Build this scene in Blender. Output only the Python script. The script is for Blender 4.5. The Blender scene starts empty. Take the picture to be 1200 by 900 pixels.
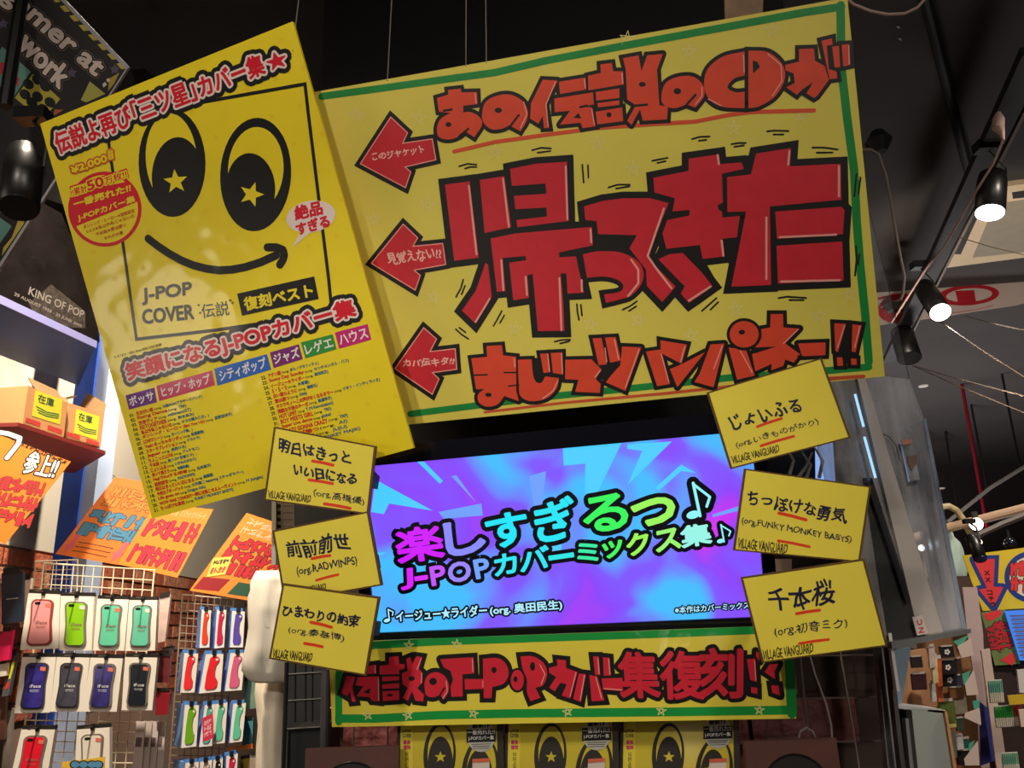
import bpy, math, random
import numpy as np
from mathutils import Vector, Matrix
from mathutils.geometry import tessellate_polygon
random.seed(7)
SC = bpy.context.scene
COL = SC.collection
# ------------------------------------------------------------------ camera, world, lights, exposure
EYE = Vector((0, 0, 1.5))
RW = Matrix(((0.9993276625575404, 0.036663644762663004, 0.0),
             (0.010591401632086888, -0.288685991387855, -0.9573652493107733),
             (-0.0351004994088485, 0.956721576807552, -0.28888021637370886)))
FPX = 930.0
cam = bpy.data.cameras.new('camera'); camo = bpy.data.objects.new('camera', cam); COL.objects.link(camo)
cam.sensor_width = 36; cam.lens = 36 * FPX / 1200; cam.clip_start = .02; cam.clip_end = 60
camo.matrix_world = Matrix.Translation(EYE) @ RW.to_4x4()
SC.camera = camo
SC.view_settings.view_transform = 'Standard'; SC.view_settings.look = 'None'
SC.view_settings.gamma = 1; SC.view_settings.use_curve_mapping = False
SC.view_settings.exposure = 0.0
wd = bpy.data.worlds.new('world'); SC.world = wd; wd.use_nodes = True
wd.node_tree.nodes['Background'].inputs[0].default_value = (.9, .85, .8, 1)
wd.node_tree.nodes['Background'].inputs[1].default_value = .09

def spot(name, loc, tgt, power, col=(1, .82, .62), size=70, blend=.7, rad=.05):
    l = bpy.data.lights.new(name, 'SPOT'); l.energy = power; l.color = col
    l.spot_size = math.radians(size); l.spot_blend = blend; l.shadow_soft_size = rad
    o = bpy.data.objects.new(name, l); COL.objects.link(o); o.location = loc
    o.rotation_euler = (Vector(tgt) - Vector(loc)).to_track_quat('-Z', 'Y').to_euler()
    return o
def area(name, loc, tgt, power, sx, sy, col=(1, .93, .84)):
    l = bpy.data.lights.new(name, 'AREA'); l.shape = 'RECTANGLE'; l.size = sx; l.size_y = sy; l.energy = power; l.color = col
    o = bpy.data.objects.new(name, l); COL.objects.link(o); o.location = loc
    o.rotation_euler = (Vector(tgt) - Vector(loc)).to_track_quat('-Z', 'Y').to_euler(); return o
def bulb(name, loc, power, rad, col=(1, .88, .72)):
    l = bpy.data.lights.new(name, 'POINT'); l.energy = power; l.shadow_soft_size = rad; l.color = col
    o = bpy.data.objects.new(name, l); COL.objects.link(o); o.location = loc; return o
WARM = (1, .86, .68); SOFT = (1, .93, .84)
spot('unseen_spot', (-.7, -.8, 3.2), (-.55, 1.3, 1.95), 66, (1, .9, .76), 62)
spot('unseen_spot', (1.1, -.7, 3.2), (.25, 1.4, 2.0), 34, (1, .9, .78), 80)
spot('unseen_spot', (-.9, -.9, 2.4), (-.1, 1.5, 1.25), 66, (1, .92, .8), 46)
spot('unseen_spot', (-1.1, 1.55, 3.4), (-1.35, 2.6, 1.35), 330, WARM, 84)
spot('unseen_spot', (-.85, 3.0, 3.4), (-1.9, 4.0, 2.0), 280, WARM, 100)  # unseen wide spot, added to brighten the left wall
spot('unseen_spot', (-.95, 2.3, 1.75), (-1.9, 3.4, 2.3), 9, WARM, 110, rad=.1)  # unseen fill in mid-air, lifts the left wall from below
spot('unseen_spot', (2.5, 1.6, 3.4), (2.0, 3.4, 1.2), 230, (1, .88, .74), 90)
spot('unseen_spot', (1.9, 3.0, 2.3), (2.95, 4.9, 3.6), 95, (1, .86, .72), 60, rad=.1)  # no fixture here; added to lift the air conditioner and white banner
spot('unseen_spot', (.86, .35, 1.3), (.86, 1.93, 1.29), 13, (1, .86, .74), 26, 1)  # added low down to bring out the dark pillar bricks, no lamp there
bulb('glare_lamp', (.25, -.95, .93), 1.2, .05)  # unseen bulb put in for a glare on the CD film
bulb('glare_lamp', (-2.1, .1, 1.62), 16, .26)  # unseen lamp placed along the mirror direction for the poster's glare
area('ambient_fill', (1.2, -1.4, 3.6), (1.0, -.4, 0), 40, 1.2, 1.2)  # unseen soft fill, added since the closed room gets no world light
spot('unseen_spot', (3.2, 4.2, .6), (3.2, 4.6, 3.7), 34, (1, .95, .92), 150, rad=.4)  # upward fill added to lift the grey ceiling on the right
spot('unseen_spot', (4.0, 8.0, .5), (4.0, 8.4, 3.7), 330, (1, .94, .92), 160, rad=.5)  # far upward fill, added so the distant ceiling is not black
spot('unseen_spot', (1.6, .9, 1.0), (1.6, 1.4, 3.7), 6, (.95, .95, 1), 120, rad=.4)  # weak unseen uplight, added for the nearer ceiling on the right

# ------------------------------------------------------------------ projection helpers (a pixel gives a ray; things stand where it meets their real plane)
def ray(px, py): return RW @ Vector((px - 600, 450 - py, -FPX))
def at(px, py, Y):
    r = ray(px, py); return EYE + r * (Y / r.y)
def atz(px, py, Z):
    r = ray(px, py); return EYE + r * ((Z - EYE.z) / r.z)
def hit(px, py, o, n):
    r = ray(px, py); return EYE + r * ((o - EYE).dot(n) / r.dot(n))
def T(ox, oy, s, *pts): return [(ox + x / s, oy + y / s) for x, y in pts]

# ------------------------------------------------------------------ materials
def lin(c):
    c = c / 255
    return c / 12.92 if c <= .04045 else ((c + .055) / 1.055) ** 2.4
MC = {}
def mat(r, g, b, rough=.55, metal=0, var=.06, scale=12, coat=0, bump=0, emit=0, spec=.4, bscale=8, name=None, alpha=1):
    key = (r, g, b, rough, metal, var, scale, coat, bump, emit, spec, bscale, alpha)
    if key in MC: return MC[key]
    m = bpy.data.materials.new(name or 'paint_%02x%02x%02x' % (int(r), int(g), int(b))); m.use_nodes = True
    nt = m.node_tree; p = nt.nodes['Principled BSDF']
    c = (lin(r), lin(g), lin(b))
    p.inputs['Roughness'].default_value = rough; p.inputs['Metallic'].default_value = metal
    p.inputs['Specular IOR Level'].default_value = spec
    if coat: p.inputs['Coat Weight'].default_value = coat; p.inputs['Coat Roughness'].default_value = .12
    if emit:
        p.inputs['Emission Color'].default_value = (*c, 1); p.inputs['Emission Strength'].default_value = emit
        p.inputs['Base Color'].default_value = (0.01, .01, .01, 1)
    else:
        tc = nt.nodes.new('ShaderNodeTexCoord'); nz = nt.nodes.new('ShaderNodeTexNoise')
        nz.inputs['Scale'].default_value = scale; nz.inputs['Detail'].default_value = 3
        nt.links.new(tc.outputs['Object'], nz.inputs['Vector'])
        mx = nt.nodes.new('ShaderNodeMix'); mx.data_type = 'RGBA'
        mx.inputs[6].default_value = (*[max(0, x * (1 - 2 * var)) for x in c], 1)
        mx.inputs[7].default_value = (*[min(1, x * (1 + 2 * var)) for x in c], 1)
        nt.links.new(nz.outputs['Fac'], mx.inputs[0]); nt.links.new(mx.outputs[2], p.inputs['Base Color'])
    if bump:
        tc = nt.nodes.new('ShaderNodeTexCoord'); nz = nt.nodes.new('ShaderNodeTexNoise')
        nz.inputs['Scale'].default_value = bscale; nz.inputs['Detail'].default_value = 2
        nt.links.new(tc.outputs['Object'], nz.inputs['Vector'])
        bp = nt.nodes.new('ShaderNodeBump'); bp.inputs['Strength'].default_value = bump; bp.inputs['Distance'].default_value = .02
        nt.links.new(nz.outputs['Fac'], bp.inputs['Height'])
        nt.links.new(bp.outputs[0], p.inputs['Coat Normal' if coat else 'Normal'])
    if alpha < 1: p.inputs['Alpha'].default_value = alpha
    MC[key] = m; return m
def glass_mat(name, tint=(.93, .95, .96), haze=.04, refl=.9, hz=(.6, .6, .62)):
    m = bpy.data.materials.new(name); m.use_nodes = True; nt = m.node_tree
    nt.nodes.remove(nt.nodes['Principled BSDF']); out = nt.nodes['Material Output']
    tr = nt.nodes.new('ShaderNodeBsdfTransparent'); tr.inputs[0].default_value = (*tint, 1)
    gl = nt.nodes.new('ShaderNodeBsdfGlossy'); gl.inputs['Roughness'].default_value = .06
    df = nt.nodes.new('ShaderNodeBsdfDiffuse'); df.inputs[0].default_value = (*hz, 1)
    lw = nt.nodes.new('ShaderNodeLayerWeight'); lw.inputs[0].default_value = .25
    mt = nt.nodes.new('ShaderNodeMath'); mt.operation = 'MULTIPLY'; mt.inputs[1].default_value = refl
    nt.links.new(lw.outputs['Fresnel'], mt.inputs[0])
    tc = nt.nodes.new('ShaderNodeTexCoord'); mp = nt.nodes.new('ShaderNodeMapping'); mp.inputs['Scale'].default_value = (22, 22, 5)
    nz = nt.nodes.new('ShaderNodeTexNoise'); nz.inputs['Scale'].default_value = 1; nz.inputs['Detail'].default_value = 4
    nt.links.new(tc.outputs['Object'], mp.inputs[0]); nt.links.new(mp.outputs[0], nz.inputs['Vector'])
    mr = nt.nodes.new('ShaderNodeMapRange'); mr.inputs[1].default_value = .35; mr.inputs[2].default_value = .7; mr.inputs[3].default_value = haze * .35; mr.inputs[4].default_value = min(1, haze * 2)
    nt.links.new(nz.outputs['Fac'], mr.inputs[0])
    m1 = nt.nodes.new('ShaderNodeMixShader'); nt.links.new(mr.outputs[0], m1.inputs[0])
    nt.links.new(tr.outputs[0], m1.inputs[1]); nt.links.new(df.outputs[0], m1.inputs[2])
    m2 = nt.nodes.new('ShaderNodeMixShader'); nt.links.new(mt.outputs[0], m2.inputs[0])
    nt.links.new(m1.outputs[0], m2.inputs[1]); nt.links.new(gl.outputs[0], m2.inputs[2])
    nt.links.new(m2.outputs[0], out.inputs[0]); return m

# ------------------------------------------------------------------ object helpers
def tag(o, label=None, cat=None, group=None, kind=None):
    if label: o['label'] = label
    if cat: o['category'] = cat
    if group: o['group'] = group
    if kind: o['kind'] = kind
    return o
def empty(name, M, label, cat, group=None):
    o = bpy.data.objects.new(name, None); o.empty_display_size = .05; COL.objects.link(o)
    o.matrix_world = M if isinstance(M, Matrix) else Matrix.Translation(M)
    return tag(o, label, cat, group)
def link_mesh(name, vs, fs, mats, mi=None, parent=None, smooth=False):
    me = bpy.data.meshes.new(name); me.from_pydata(vs, [], fs)
    for m in mats: me.materials.append(m)
    if mi is not None: me.polygons.foreach_set('material_index', mi)
    if smooth: me.shade_smooth()
    me.update()
    o = bpy.data.objects.new(name, me); COL.objects.link(o)
    if parent: o.parent = parent
    return o
class MB:
    """mesh buffer in world or local coordinates"""
    def __init__(s, M=None): s.v = []; s.f = []; s.mi = []; s.mats = []; s.M = M.inverted() if M else None
    def add(s, vs, fs, m):
        if m not in s.mats: s.mats.append(m)
        k = s.mats.index(m); b = len(s.v)
        if s.M: vs = [s.M @ Vector(v) for v in vs]
        s.v += [tuple(v) for v in vs]; s.f += [tuple(i + b for i in f) for f in fs]; s.mi += [k] * len(fs); return s
    def box(s, lo, hi, m):
        (x0, y0, z0), (x1, y1, z1) = lo, hi
        vs = [(x0,y0,z0),(x1,y0,z0),(x1,y1,z0),(x0,y1,z0),(x0,y0,z1),(x1,y0,z1),(x1,y1,z1),(x0,y1,z1)]
        return s.add(vs, [(0,3,2,1),(4,5,6,7),(0,1,5,4),(1,2,6,5),(2,3,7,6),(3,0,4,7)], m)
    def prism(s, pts, d, m):
        """polygon of 3D points extruded along vector d"""
        pts = [Vector(p) for p in pts]; n = len(pts); d = Vector(d)
        tri = tessellate_polygon([pts])
        vs = pts + [p + d for p in pts]
        fs = [tuple(t) for t in tri] + [tuple(i + n for i in reversed(t)) for t in tri]
        fs += [(i, (i + 1) % n, (i + 1) % n + n, i + n) for i in range(n)]
        return s.add(vs, fs, m)
    def tube(s, pts, r, m, n=8, cap=True):
        pts = [Vector(p) for p in pts]; rs = r if isinstance(r, (list, tuple)) else [r] * len(pts)
        vs = []; fs = []; prev = None
        for i, p in enumerate(pts):
            d = (pts[min(i + 1, len(pts) - 1)] - pts[max(i - 1, 0)]).normalized()
            if prev is None: a = d.orthogonal().normalized()
            else: a = (prev - d * prev.dot(d)).normalized()
            prev = a; b = d.cross(a)
            vs += [p + (a * math.cos(t) + b * math.sin(t)) * rs[i] for t in [2 * math.pi * k / n for k in range(n)]]
        for i in range(len(pts) - 1):
            for k in range(n): fs.append((i*n+k, i*n+(k+1)%n, (i+1)*n+(k+1)%n, (i+1)*n+k))
        if cap: fs += [tuple(range(n))[::-1], tuple(range((len(pts)-1)*n, len(pts)*n))]
        return s.add(vs, fs, m)
    def build(s, name, parent=None, smooth=False): return link_mesh(name, s.v, s.f, s.mats, s.mi, parent, smooth)

# ------------------------------------------------------------------ glyphs
_fc = bpy.data.curves.new('glyph_source', 'FONT'); _fo = bpy.data.objects.new('glyph_source', _fc); COL.objects.link(_fo)
_fc.resolution_u = 3; GC = {}
def glyphs(s):
    if s in GC: return GC[s]
    _fc.body = s; bpy.context.view_layer.update()
    ev = _fo.evaluated_get(bpy.context.evaluated_depsgraph_get()); me = ev.to_mesh()
    n = len(me.vertices); co = np.zeros(n * 3); me.vertices.foreach_get('co', co); co = co.reshape(-1, 3)[:, :2].copy()
    faces = [tuple(p.vertices) for p in me.polygons]
    cnt = {}
    for f in faces:
        for i in range(len(f)):
            k = (min(f[i], f[(i+1) % len(f)]), max(f[i], f[(i+1) % len(f)])); cnt[k] = cnt.get(k, 0) + 1
    # merge duplicates by position so seams between pieces do not count as borders
    ed = [k for k, c in cnt.items() if c == 1]
    ev.to_mesh_clear()
    lo = co.min(0); hi = co.max(0); co = (co - lo) / (hi - lo)
    GC[s] = (co, faces, ed); return GC[s]

LZ = .00028; LS = .0001
class Sheet:
    """a flat real object: a plane in the world with its own frame (x right, y up, z towards the viewer)"""
    def __init__(s, quad, o, n, name=None, label=None, cat=None, group=None, par=None):
        s.n = Vector(n).normalized(); s.o = Vector(o)
        s.quad = quad; P = [hit(*q, s.o, s.n) for q in quad]
        c = sum(P, Vector()) / len(P)
        ex = ((P[2] - P[3]) + (P[1] - P[0])); ex -= s.n * ex.dot(s.n); ex.normalize(); ey = s.n.cross(ex)
        s.M = Matrix((ex, ey, s.n)).transposed().to_4x4(); s.M.translation = c; s.Mi = s.M.inverted()
        pw = (hit(quad[0][0] + 1, quad[0][1], s.o, s.n) - P[0]).length
        a = sum(q[0] for q in quad) / len(quad); b = sum(q[1] for q in quad) / len(quad)
        s.k = (hit(a + 1, b, s.o, s.n) - hit(a, b, s.o, s.n)).length
        if name: s.root = empty(name, s.M, label, cat, group)
        else: s.root = par
    def L(s, p): v = s.Mi @ hit(p[0], p[1], s.o, s.n); return (v.x, v.y)
    def uv(s, u, v, q=None):
        q = q or s.quad; tl, tr, br, bl = q
        x = (tl[0]*(1-u)+tr[0]*u)*(1-v)+(bl[0]*(1-u)+br[0]*u)*v
        y = (tl[1]*(1-u)+tr[1]*u)*(1-v)+(bl[1]*(1-u)+br[1]*u)*v
        return (x, y)
    def slab(s, name, t, m, pts=None, z=0, label=None):
        P = [s.L(p) for p in (pts or s.quad)]
        mb = MB(); mb.prism([(x, y, z) for x, y in P][::-1], (0, 0, -t), m); o = mb.build(name, s.root)
        if label: o['label'] = label
        return o
class Ink:
    def __init__(s, sh, base=1): s.sh = sh; s.base = base; s.V = []; s.Fc = []; s.mi = []; s.mats = []; s.n = 0; s.t = 0
    def _m(s, m):
        if m not in s.mats: s.mats.append(m)
        return s.mats.index(m)
    def raw(s, xy, faces, m, layer, jit=0):
        s.t += 1; z = LZ * s.base + LS * layer + (s.t % 60) * 1.1e-6
        s.V += [(x, y, z) for x, y in xy] if not jit else [(x, y, z + ((i // jit) % 50) * 1.1e-6) for i, (x, y) in enumerate(xy)]
        s.Fc += [tuple(i + s.n for i in f) for f in faces]; s.mi += [s._m(m)] * len(faces); s.n += len(xy)
    def poly(s, px, m, layer=0, out=None, local=False):
        P = px if local else [s.sh.L(p) for p in px]
        tri = tessellate_polygon([[Vector((x, y, 0)) for x, y in P]])
        ff = []
        for t in tri:
            a, b, c = [P[i] for i in t]
            cr = (b[0]-a[0])*(c[1]-a[1])-(b[1]-a[1])*(c[0]-a[0])
            ff.append(tuple(t) if cr > 0 else tuple(reversed(t)))
        s.raw(P, ff, m, layer)
        if out:
            for w, mm, ly in out: s.line(P, w, mm, ly, closed=True, miter=True, local=True)
    def line(s, px, w, m, layer=0, closed=False, miter=False, local=False, w1=None):
        P = px if local else [s.sh.L(p) for p in px]
        k = s.sh.k; n = len(P); segs = n if closed else n - 1
        wid = lambda i: .5 * k * (w if w1 is None else w + (w1 - w) * i / max(1, n - 1))
        nrm = []
        for i in range(segs):
            a, b = P[i], P[(i + 1) % n]; d = math.hypot(b[0]-a[0], b[1]-a[1]) or 1e-9
            nrm.append((-(b[1]-a[1])/d, (b[0]-a[0])/d))
            na = nrm[-1]; h0, h1 = wid(i), wid((i + 1) % n)
            s.raw([(a[0]-na[0]*h0, a[1]-na[1]*h0), (b[0]-na[0]*h1, b[1]-na[1]*h1), (b[0]+na[0]*h1, b[1]+na[1]*h1), (a[0]+na[0]*h0, a[1]+na[1]*h0)], [(0,1,2,3)], m, layer)
        for i in range(n):
            if not closed and (i == 0 or i == n - 1):
                if not miter: s._disc(P[i], wid(i), m, layer)
                continue
            if miter:
                a, b = nrm[(i - 1) % segs], nrm[i % segs]; h = wid(i)
                dt = 1 + a[0]*b[0] + a[1]*b[1]
                if dt > .75:
                    for sg in (1, -1):
                        mx = ((a[0]+b[0])/dt*h*sg, (a[1]+b[1])/dt*h*sg); p = P[i]
                        q = [p, (p[0]+a[0]*h*sg, p[1]+a[1]*h*sg), (p[0]+mx[0], p[1]+mx[1]), (p[0]+b[0]*h*sg, p[1]+b[1]*h*sg)]
                        ar = sum(q[j][0]*q[(j+1)%4][1]-q[(j+1)%4][0]*q[j][1] for j in range(4))
                        s.raw(q, [(0,1,2,3) if ar > 0 else (3,2,1,0)], m, layer)
                else: s._disc(P[i], h, m, layer)
            else: s._disc(P[i], wid(i), m, layer)
    def _disc(s, p, r, m, layer, n=10):
        s.raw([(p[0]+r*math.cos(2*math.pi*k/n), p[1]+r*math.sin(2*math.pi*k/n)) for k in range(n)], [tuple(range(n))], m, layer)
    def ell(s, c, rx, ry, m, layer=0, rot=0, n=40, ring=None):
        cs, sn = math.cos(math.radians(rot)), math.sin(math.radians(rot))
        P = [(c[0]+rx*math.cos(t)*cs-ry*math.sin(t)*sn, c[1]+rx*math.cos(t)*sn+ry*math.sin(t)*cs) for t in [-2*math.pi*k/n for k in range(n)]]
        if ring: s.line(P, ring, m, layer, closed=True, miter=True)
        else: s.poly(P, m, layer)
    def star(s, c, r, m, layer=0, rot=0, inner=.42, line=None):
        P = []
        for k in range(10):
            rr = r if k % 2 == 0 else r * inner; t = math.radians(-90 + rot + 36 * k)
            P.append((c[0]+rr*math.cos(t), c[1]+rr*math.sin(t)))
        if line:
            q = [P[0], P[4], P[8], P[2], P[6]]; s.line(q, line, m, layer, closed=True)
        else: s.poly(P, m, layer)
    def text(s, st, bl, br, tl, m, layer=3, bold=0, outs=(), wob=0):
        """ink box of the string fills the parallelogram bl-br-tl given on the sheet; tl may be a height"""
        co, faces, ed = glyphs(st)
        if wob:
            n_ = len(st); ph = (sum(map(ord, st)) % 63) / 10; x, y = co[:, 0], co[:, 1]
            y2 = .5 + (y - .5) * (1 + wob * np.sin(x * n_ * 3.9 + ph)) + wob * .55 * np.sin(x * n_ * 2.3 + ph * 2)
            x2 = x + wob / n_ * (.45 * np.sin(y * 5 + x * n_ * 2.9 + ph) + 1.2 * (y - .5) * np.sin(x * n_ * 1.7 + ph))
            co = np.stack([x2, y2], 1)
        a = np.array(s.sh.L(bl)); b = np.array(s.sh.L(br)); 
        if isinstance(tl, (int, float)):
            d = (b - a); d /= np.linalg.norm(d); c = a + np.array([-d[1], d[0]]) * tl * s.sh.k
        else: c = np.array(s.sh.L(tl))
        X = a + co[:, :1] * (b - a) + co[:, 1:] * (c - a)
        s.raw([tuple(x) for x in X], faces, m, layer)
        jobs = ([(bold, m, layer)] if bold else []) + list(outs)
        if jobs:
            E_ = np.array(ed); A = X[E_[:, 0]]; B = X[E_[:, 1]]; D = B - A; ln = np.linalg.norm(D, axis=1, keepdims=True)
            ok = ln[:, 0] > 1e-7; A, B, D, ln = A[ok], B[ok], D[ok], ln[ok]; N = np.stack([-D[:, 1], D[:, 0]], 1) / ln
            for w, mm, ly in jobs:
                h = w * s.sh.k; q = np.stack([A - N*h, B - N*h, B + N*h, A + N*h], 1).reshape(-1, 2)
                s.raw([tuple(x) for x in q], [(4*i, 4*i+1, 4*i+2, 4*i+3) for i in range(len(A))], mm, ly, 4)
                nn = 6 if w < 1.5 else 10; an = np.arange(nn) * 2 * np.pi / nn; cc = np.stack([np.cos(an), np.sin(an)], 1) * h
                U = np.unique(np.round(A, 6), axis=0); d = (U[:, None] + cc[None]).reshape(-1, 2)
                s.raw([tuple(x) for x in d], [tuple(range(nn*i, nn*i+nn)) for i in range(len(U))], mm, ly, nn)
    def build(s, name, label=None):
        o = link_mesh(name, s.V, s.Fc, s.mats, s.mi, s.sh.root)
        if label: o['label'] = label
        return o

def sm(pts, n=5):
    """smooth closed outline through the points; a point given twice in a row stays a corner"""
    out = []; N = len(pts)
    for i in range(N):
        p0, p1, p2, p3 = pts[i - 1], pts[i], pts[(i + 1) % N], pts[(i + 2) % N]
        if p1 == p2: continue
        if p0 == p1: p0 = (2*p1[0]-p2[0]*1.0, 2*p1[1]-p2[1]*1.0)
        if p2 == p3: p3 = (2*p2[0]-p1[0], 2*p2[1]-p1[1])
        for k in range(n):
            t = k / n
            out.append(tuple(.5*((2*p1[a])+(-p0[a]+p2[a])*t+(2*p0[a]-5*p1[a]+4*p2[a]-p3[a])*t*t+(-p0[a]+3*p1[a]-3*p2[a]+p3[a])*t**3) for a in (0, 1)))
    return out
# colours
YEL = mat(228, 212, 92, .5, var=.05, scale=6, spec=.3)
CARD = mat(240, 220, 78, .6, var=.03, scale=10, spec=.25)
CARDEDGE = mat(96, 66, 26, .7)
BLK = mat(20, 18, 17, .5, var=.1)
RED = mat(208, 38, 52, .5, var=.07, scale=30)
ORA = mat(226, 74, 46, .5, var=.06, scale=30)
PNK = mat(245, 160, 150, .6)
GRN = mat(22, 140, 62, .5, var=.12, scale=25)
CHALK = mat(232, 218, 140, .8, var=.02)
INK = mat(28, 30, 62, .5)
UL = mat(232, 66, 30, .5)
WHT = mat(240, 236, 228, .6, var=.02)

def V3(*a): return Vector(a) + Vector((0, 0, 1.5))

# ------------------------------------------------------------------ structure
CEIL = 3.7
ceilm = mat(74, 70, 69, .85, var=.08, scale=2, bump=.3, bscale=5)
blackm = mat(17, 15, 14, .8, var=.1, scale=3)
tag(MB().box((-4, -2.5, -.1), (9, 13, 0), mat(86, 74, 62, .5, var=.15, scale=4)).build('floor'), kind='structure')
tag(MB().box((-4, -2.5, CEIL), (9, 13, CEIL + .12), ceilm).build('ceiling'), kind='structure')
tag(MB().box((-3.4, -1.2, CEIL - .16), (.86, 7, CEIL), blackm).build('trim_1'), kind='structure')
tag(MB().box((-4, 12.9, 0), (9, 13.1, CEIL), mat(60, 52, 50, .8)).build('wall_back'), kind='structure')
tag(MB().box((8.9, -2.5, 0), (9.1, 13, CEIL), mat(60, 52, 50, .8)).build('wall_right'), kind='structure')
tag(MB().box((-4, -2.6, 0), (9, -2.5, CEIL), mat(60, 52, 50, .8)).build('wall_front'), kind='structure')
# left wall: recedes almost straight away
P0 = at(0, 637, 3.0); dW = ray(541, 733); dW.z = 0; dW.normalize(); nW = Vector((dW.y, -dW.x, 0))
MW = Matrix((dW, Vector((0, 0, 1)), nW)).transposed().to_4x4(); MW.translation = Vector((P0.x, P0.y, 0)); hB = P0.z
def wl(px, py, off=0):   # pixel -> point on the left wall (off metres in front)
    return hit(px, py, P0 + nW * off, nW)
wallw = mat(205, 196, 180, .8, var=.04, scale=3)
o = MB().box((-2.2, hB, -.12), (6, CEIL, 0), wallw).box((-2.2, 0, -.12), (6, hB, -.012), mat(150, 124, 108, .9)).build('wall_left'); o.matrix_world = MW; tag(o, kind='structure')
wallL = o
bm_ = [mat(186, 100, 70, .8, var=.25, scale=30, bump=.6, bscale=60), mat(160, 84, 62, .85, var=.25, scale=30, bump=.6, bscale=60), mat(196, 130, 100, .85, var=.3, scale=22, bump=.6, bscale=60)]
bmesh_ = []
for k in range(3):
    me = MB().box((0, 0, 0), (.2, .06, .012 + .002 * k), bm_[k]); me2 = me.build('brick'); bmesh_.append(me2.data); bpy.data.objects.remove(me2)
def bricks(par, x0, x1, ztop, rows, meshes, bw=.212, bh=.072, z0=-.012):
    for r in range(rows):
        x = x0 - (bw / 2 if r % 2 else 0)
        while x < x1:
            b = bpy.data.objects.new('brick', random.choice(meshes)); COL.objects.link(b); b.parent = par
            b.location = (x, ztop - (r + 1) * bh, z0 + random.uniform(0, .002)); x += bw
bricks(wallL, -.6, 2.6, hB, 9, bmesh_)
# dark tiled pillar the display hangs on
PN = Vector((-.12, -.99, 0)).normalized(); PO = at(700, 820, 1.93)
MP = Matrix((Vector((-PN.y, PN.x, 0)), Vector((0, 0, 1)), PN)).transposed().to_4x4()
c = hit(348, 800, PO, PN); MP.translation = Vector((c.x, c.y, 0))
pw = (hit(1052, 840, PO, PN) - c).length
o = MB().box((0, 0, -.5), (pw, 1.75, -.012), mat(64, 52, 46, .9)).box((0, 1.75, -.5), (pw, CEIL - .16, 0), blackm).build('wall_pillar'); o.matrix_world = MP; tag(o, kind='structure')
dk = [mat(122, 62, 58, .55, var=.25, scale=14, bump=.5, bscale=30), mat(104, 52, 50, .6, var=.3, scale=14, bump=.5, bscale=30), mat(132, 80, 68, .6, var=.3, scale=12, bump=.5, bscale=30)]
dmesh = []
for k in range(3):
    m2 = MB().box((0, 0, 0), (.222, .092, .012 + .003 * k), dk[k]).build('brick'); dmesh.append(m2.data); bpy.data.objects.remove(m2)
bricks(o, .118, pw - .2, 1.53, 4, dmesh, .232, .1)

# ------------------------------------------------------------------ big hand-lettered sign
s1n = (-.145, -.925, -.345)
SG = Sheet([(345, 112), (993, -3), (1037, 441), (425, 503)], V3(.132, 1.27, .67), s1n, 'hand_lettered_sign',
           'large yellow hand-painted sign with huge red block letters, hung above the screen', 'sign')
SG.slab('board', .008, YEL)
SG.slab('cardboard_edge', .006, mat(190, 140, 70, .8), pts=[(1034, 441), (1037, 440), (993, -3), (990, -3)], z=-.002)
I = Ink(SG)
BW = 9
def big(pts, m=RED, w=15.5, off=(0, 0)):
    I.poly(pts, m, 4); I.line(pts, w, BLK, 2, closed=True, miter=True)
A = lambda *p: T(500, 170, 5, *p)
B = lambda *p: T(660, 150, 5, *p)
C = lambda *p: T(800, 150, 5, *p)
D = lambda *p: T(500, 250, 5, *p)
E = lambda *p: T(660, 230, 5, *p)
F = lambda *p: T(800, 230, 5, *p)
big(A((108,232),(252,213),(305,660),(162,678)))
big(A((312,205),(455,182),(495,482),(340,516)))
big(A((488,140),(640,110),(822,98),(832,445),(532,482),(526,440),(705,418),(703,366),(520,376),(512,298),(702,285),(696,226),(500,240)))
big(D((375,148),(520,118),(968,80),(974,188),(890,205),(775,230),(778,258),(875,252),(892,330),(922,465),(826,470),(818,352),(785,352),(800,520),(808,688),(652,690),(622,355),(590,362),(600,495),(508,510),(484,290),(583,275),(580,250),(445,262),(462,455),(412,460)))
big(D((345,290),(360,300),(382,490),(285,645),(208,570),(290,450)))
big(E((122,60),(230,28),(350,12),(510,12),(618,40),(490,355),(658,530),(580,620),(490,525),(485,430),(388,305),(432,228),(205,222),(195,145),(130,140)))
big(sm(E((115,340),(115,340),(180,326),(240,322),(340,330),(430,375),(470,440),(460,510),(400,580),(330,605),(250,625),(250,625),(240,575),(240,575),(330,560),(352,525),(320,490),(240,470),(140,478),(140,478))), w=11)
big(B((528,292),(735,252),(735,180),(912,155),(918,212),(1045,202),(1058,240),(930,268),(935,440),(905,450),(910,480),(930,490),(932,525),(1035,515),(1018,640),(925,650),(945,752),(818,768),(800,685),(605,708),(582,620),(610,540),(740,512),(740,480),(640,490),(655,412),(535,378)))
big(E((558,370),(620,340),(700,332),(815,450),(875,528),(738,625),(688,570),(712,528)))
big(C((430,150),(635,118),(628,225),(925,210),(930,420),(510,460),(518,920),(285,930),(372,490),(262,492),(260,288),(400,272)))
big(C((542,490),(930,462),(948,480),(938,622),(552,650)))
big(F((550,290),(935,265),(942,495),(558,512)))
for q in (B((190,640),(432,625),(470,740),(300,720),(200,730)), B((540,740),(585,650),(610,700),(800,690),(820,770),(835,850),(700,735),(560,765)),
          C((245,180),(390,160),(400,272),(250,290)), C((240,650),(335,630),(290,830),(250,760)), D((300,100),(370,150),(390,300),(345,290),(305,260)),
          C((930,420),(948,480),(510,520),(505,450)), B((800,690),(830,780),(900,900),(800,800)), E((560,380),(660,520),(700,570),(720,520))):
    I.poly(q, BLK, 3)
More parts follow.
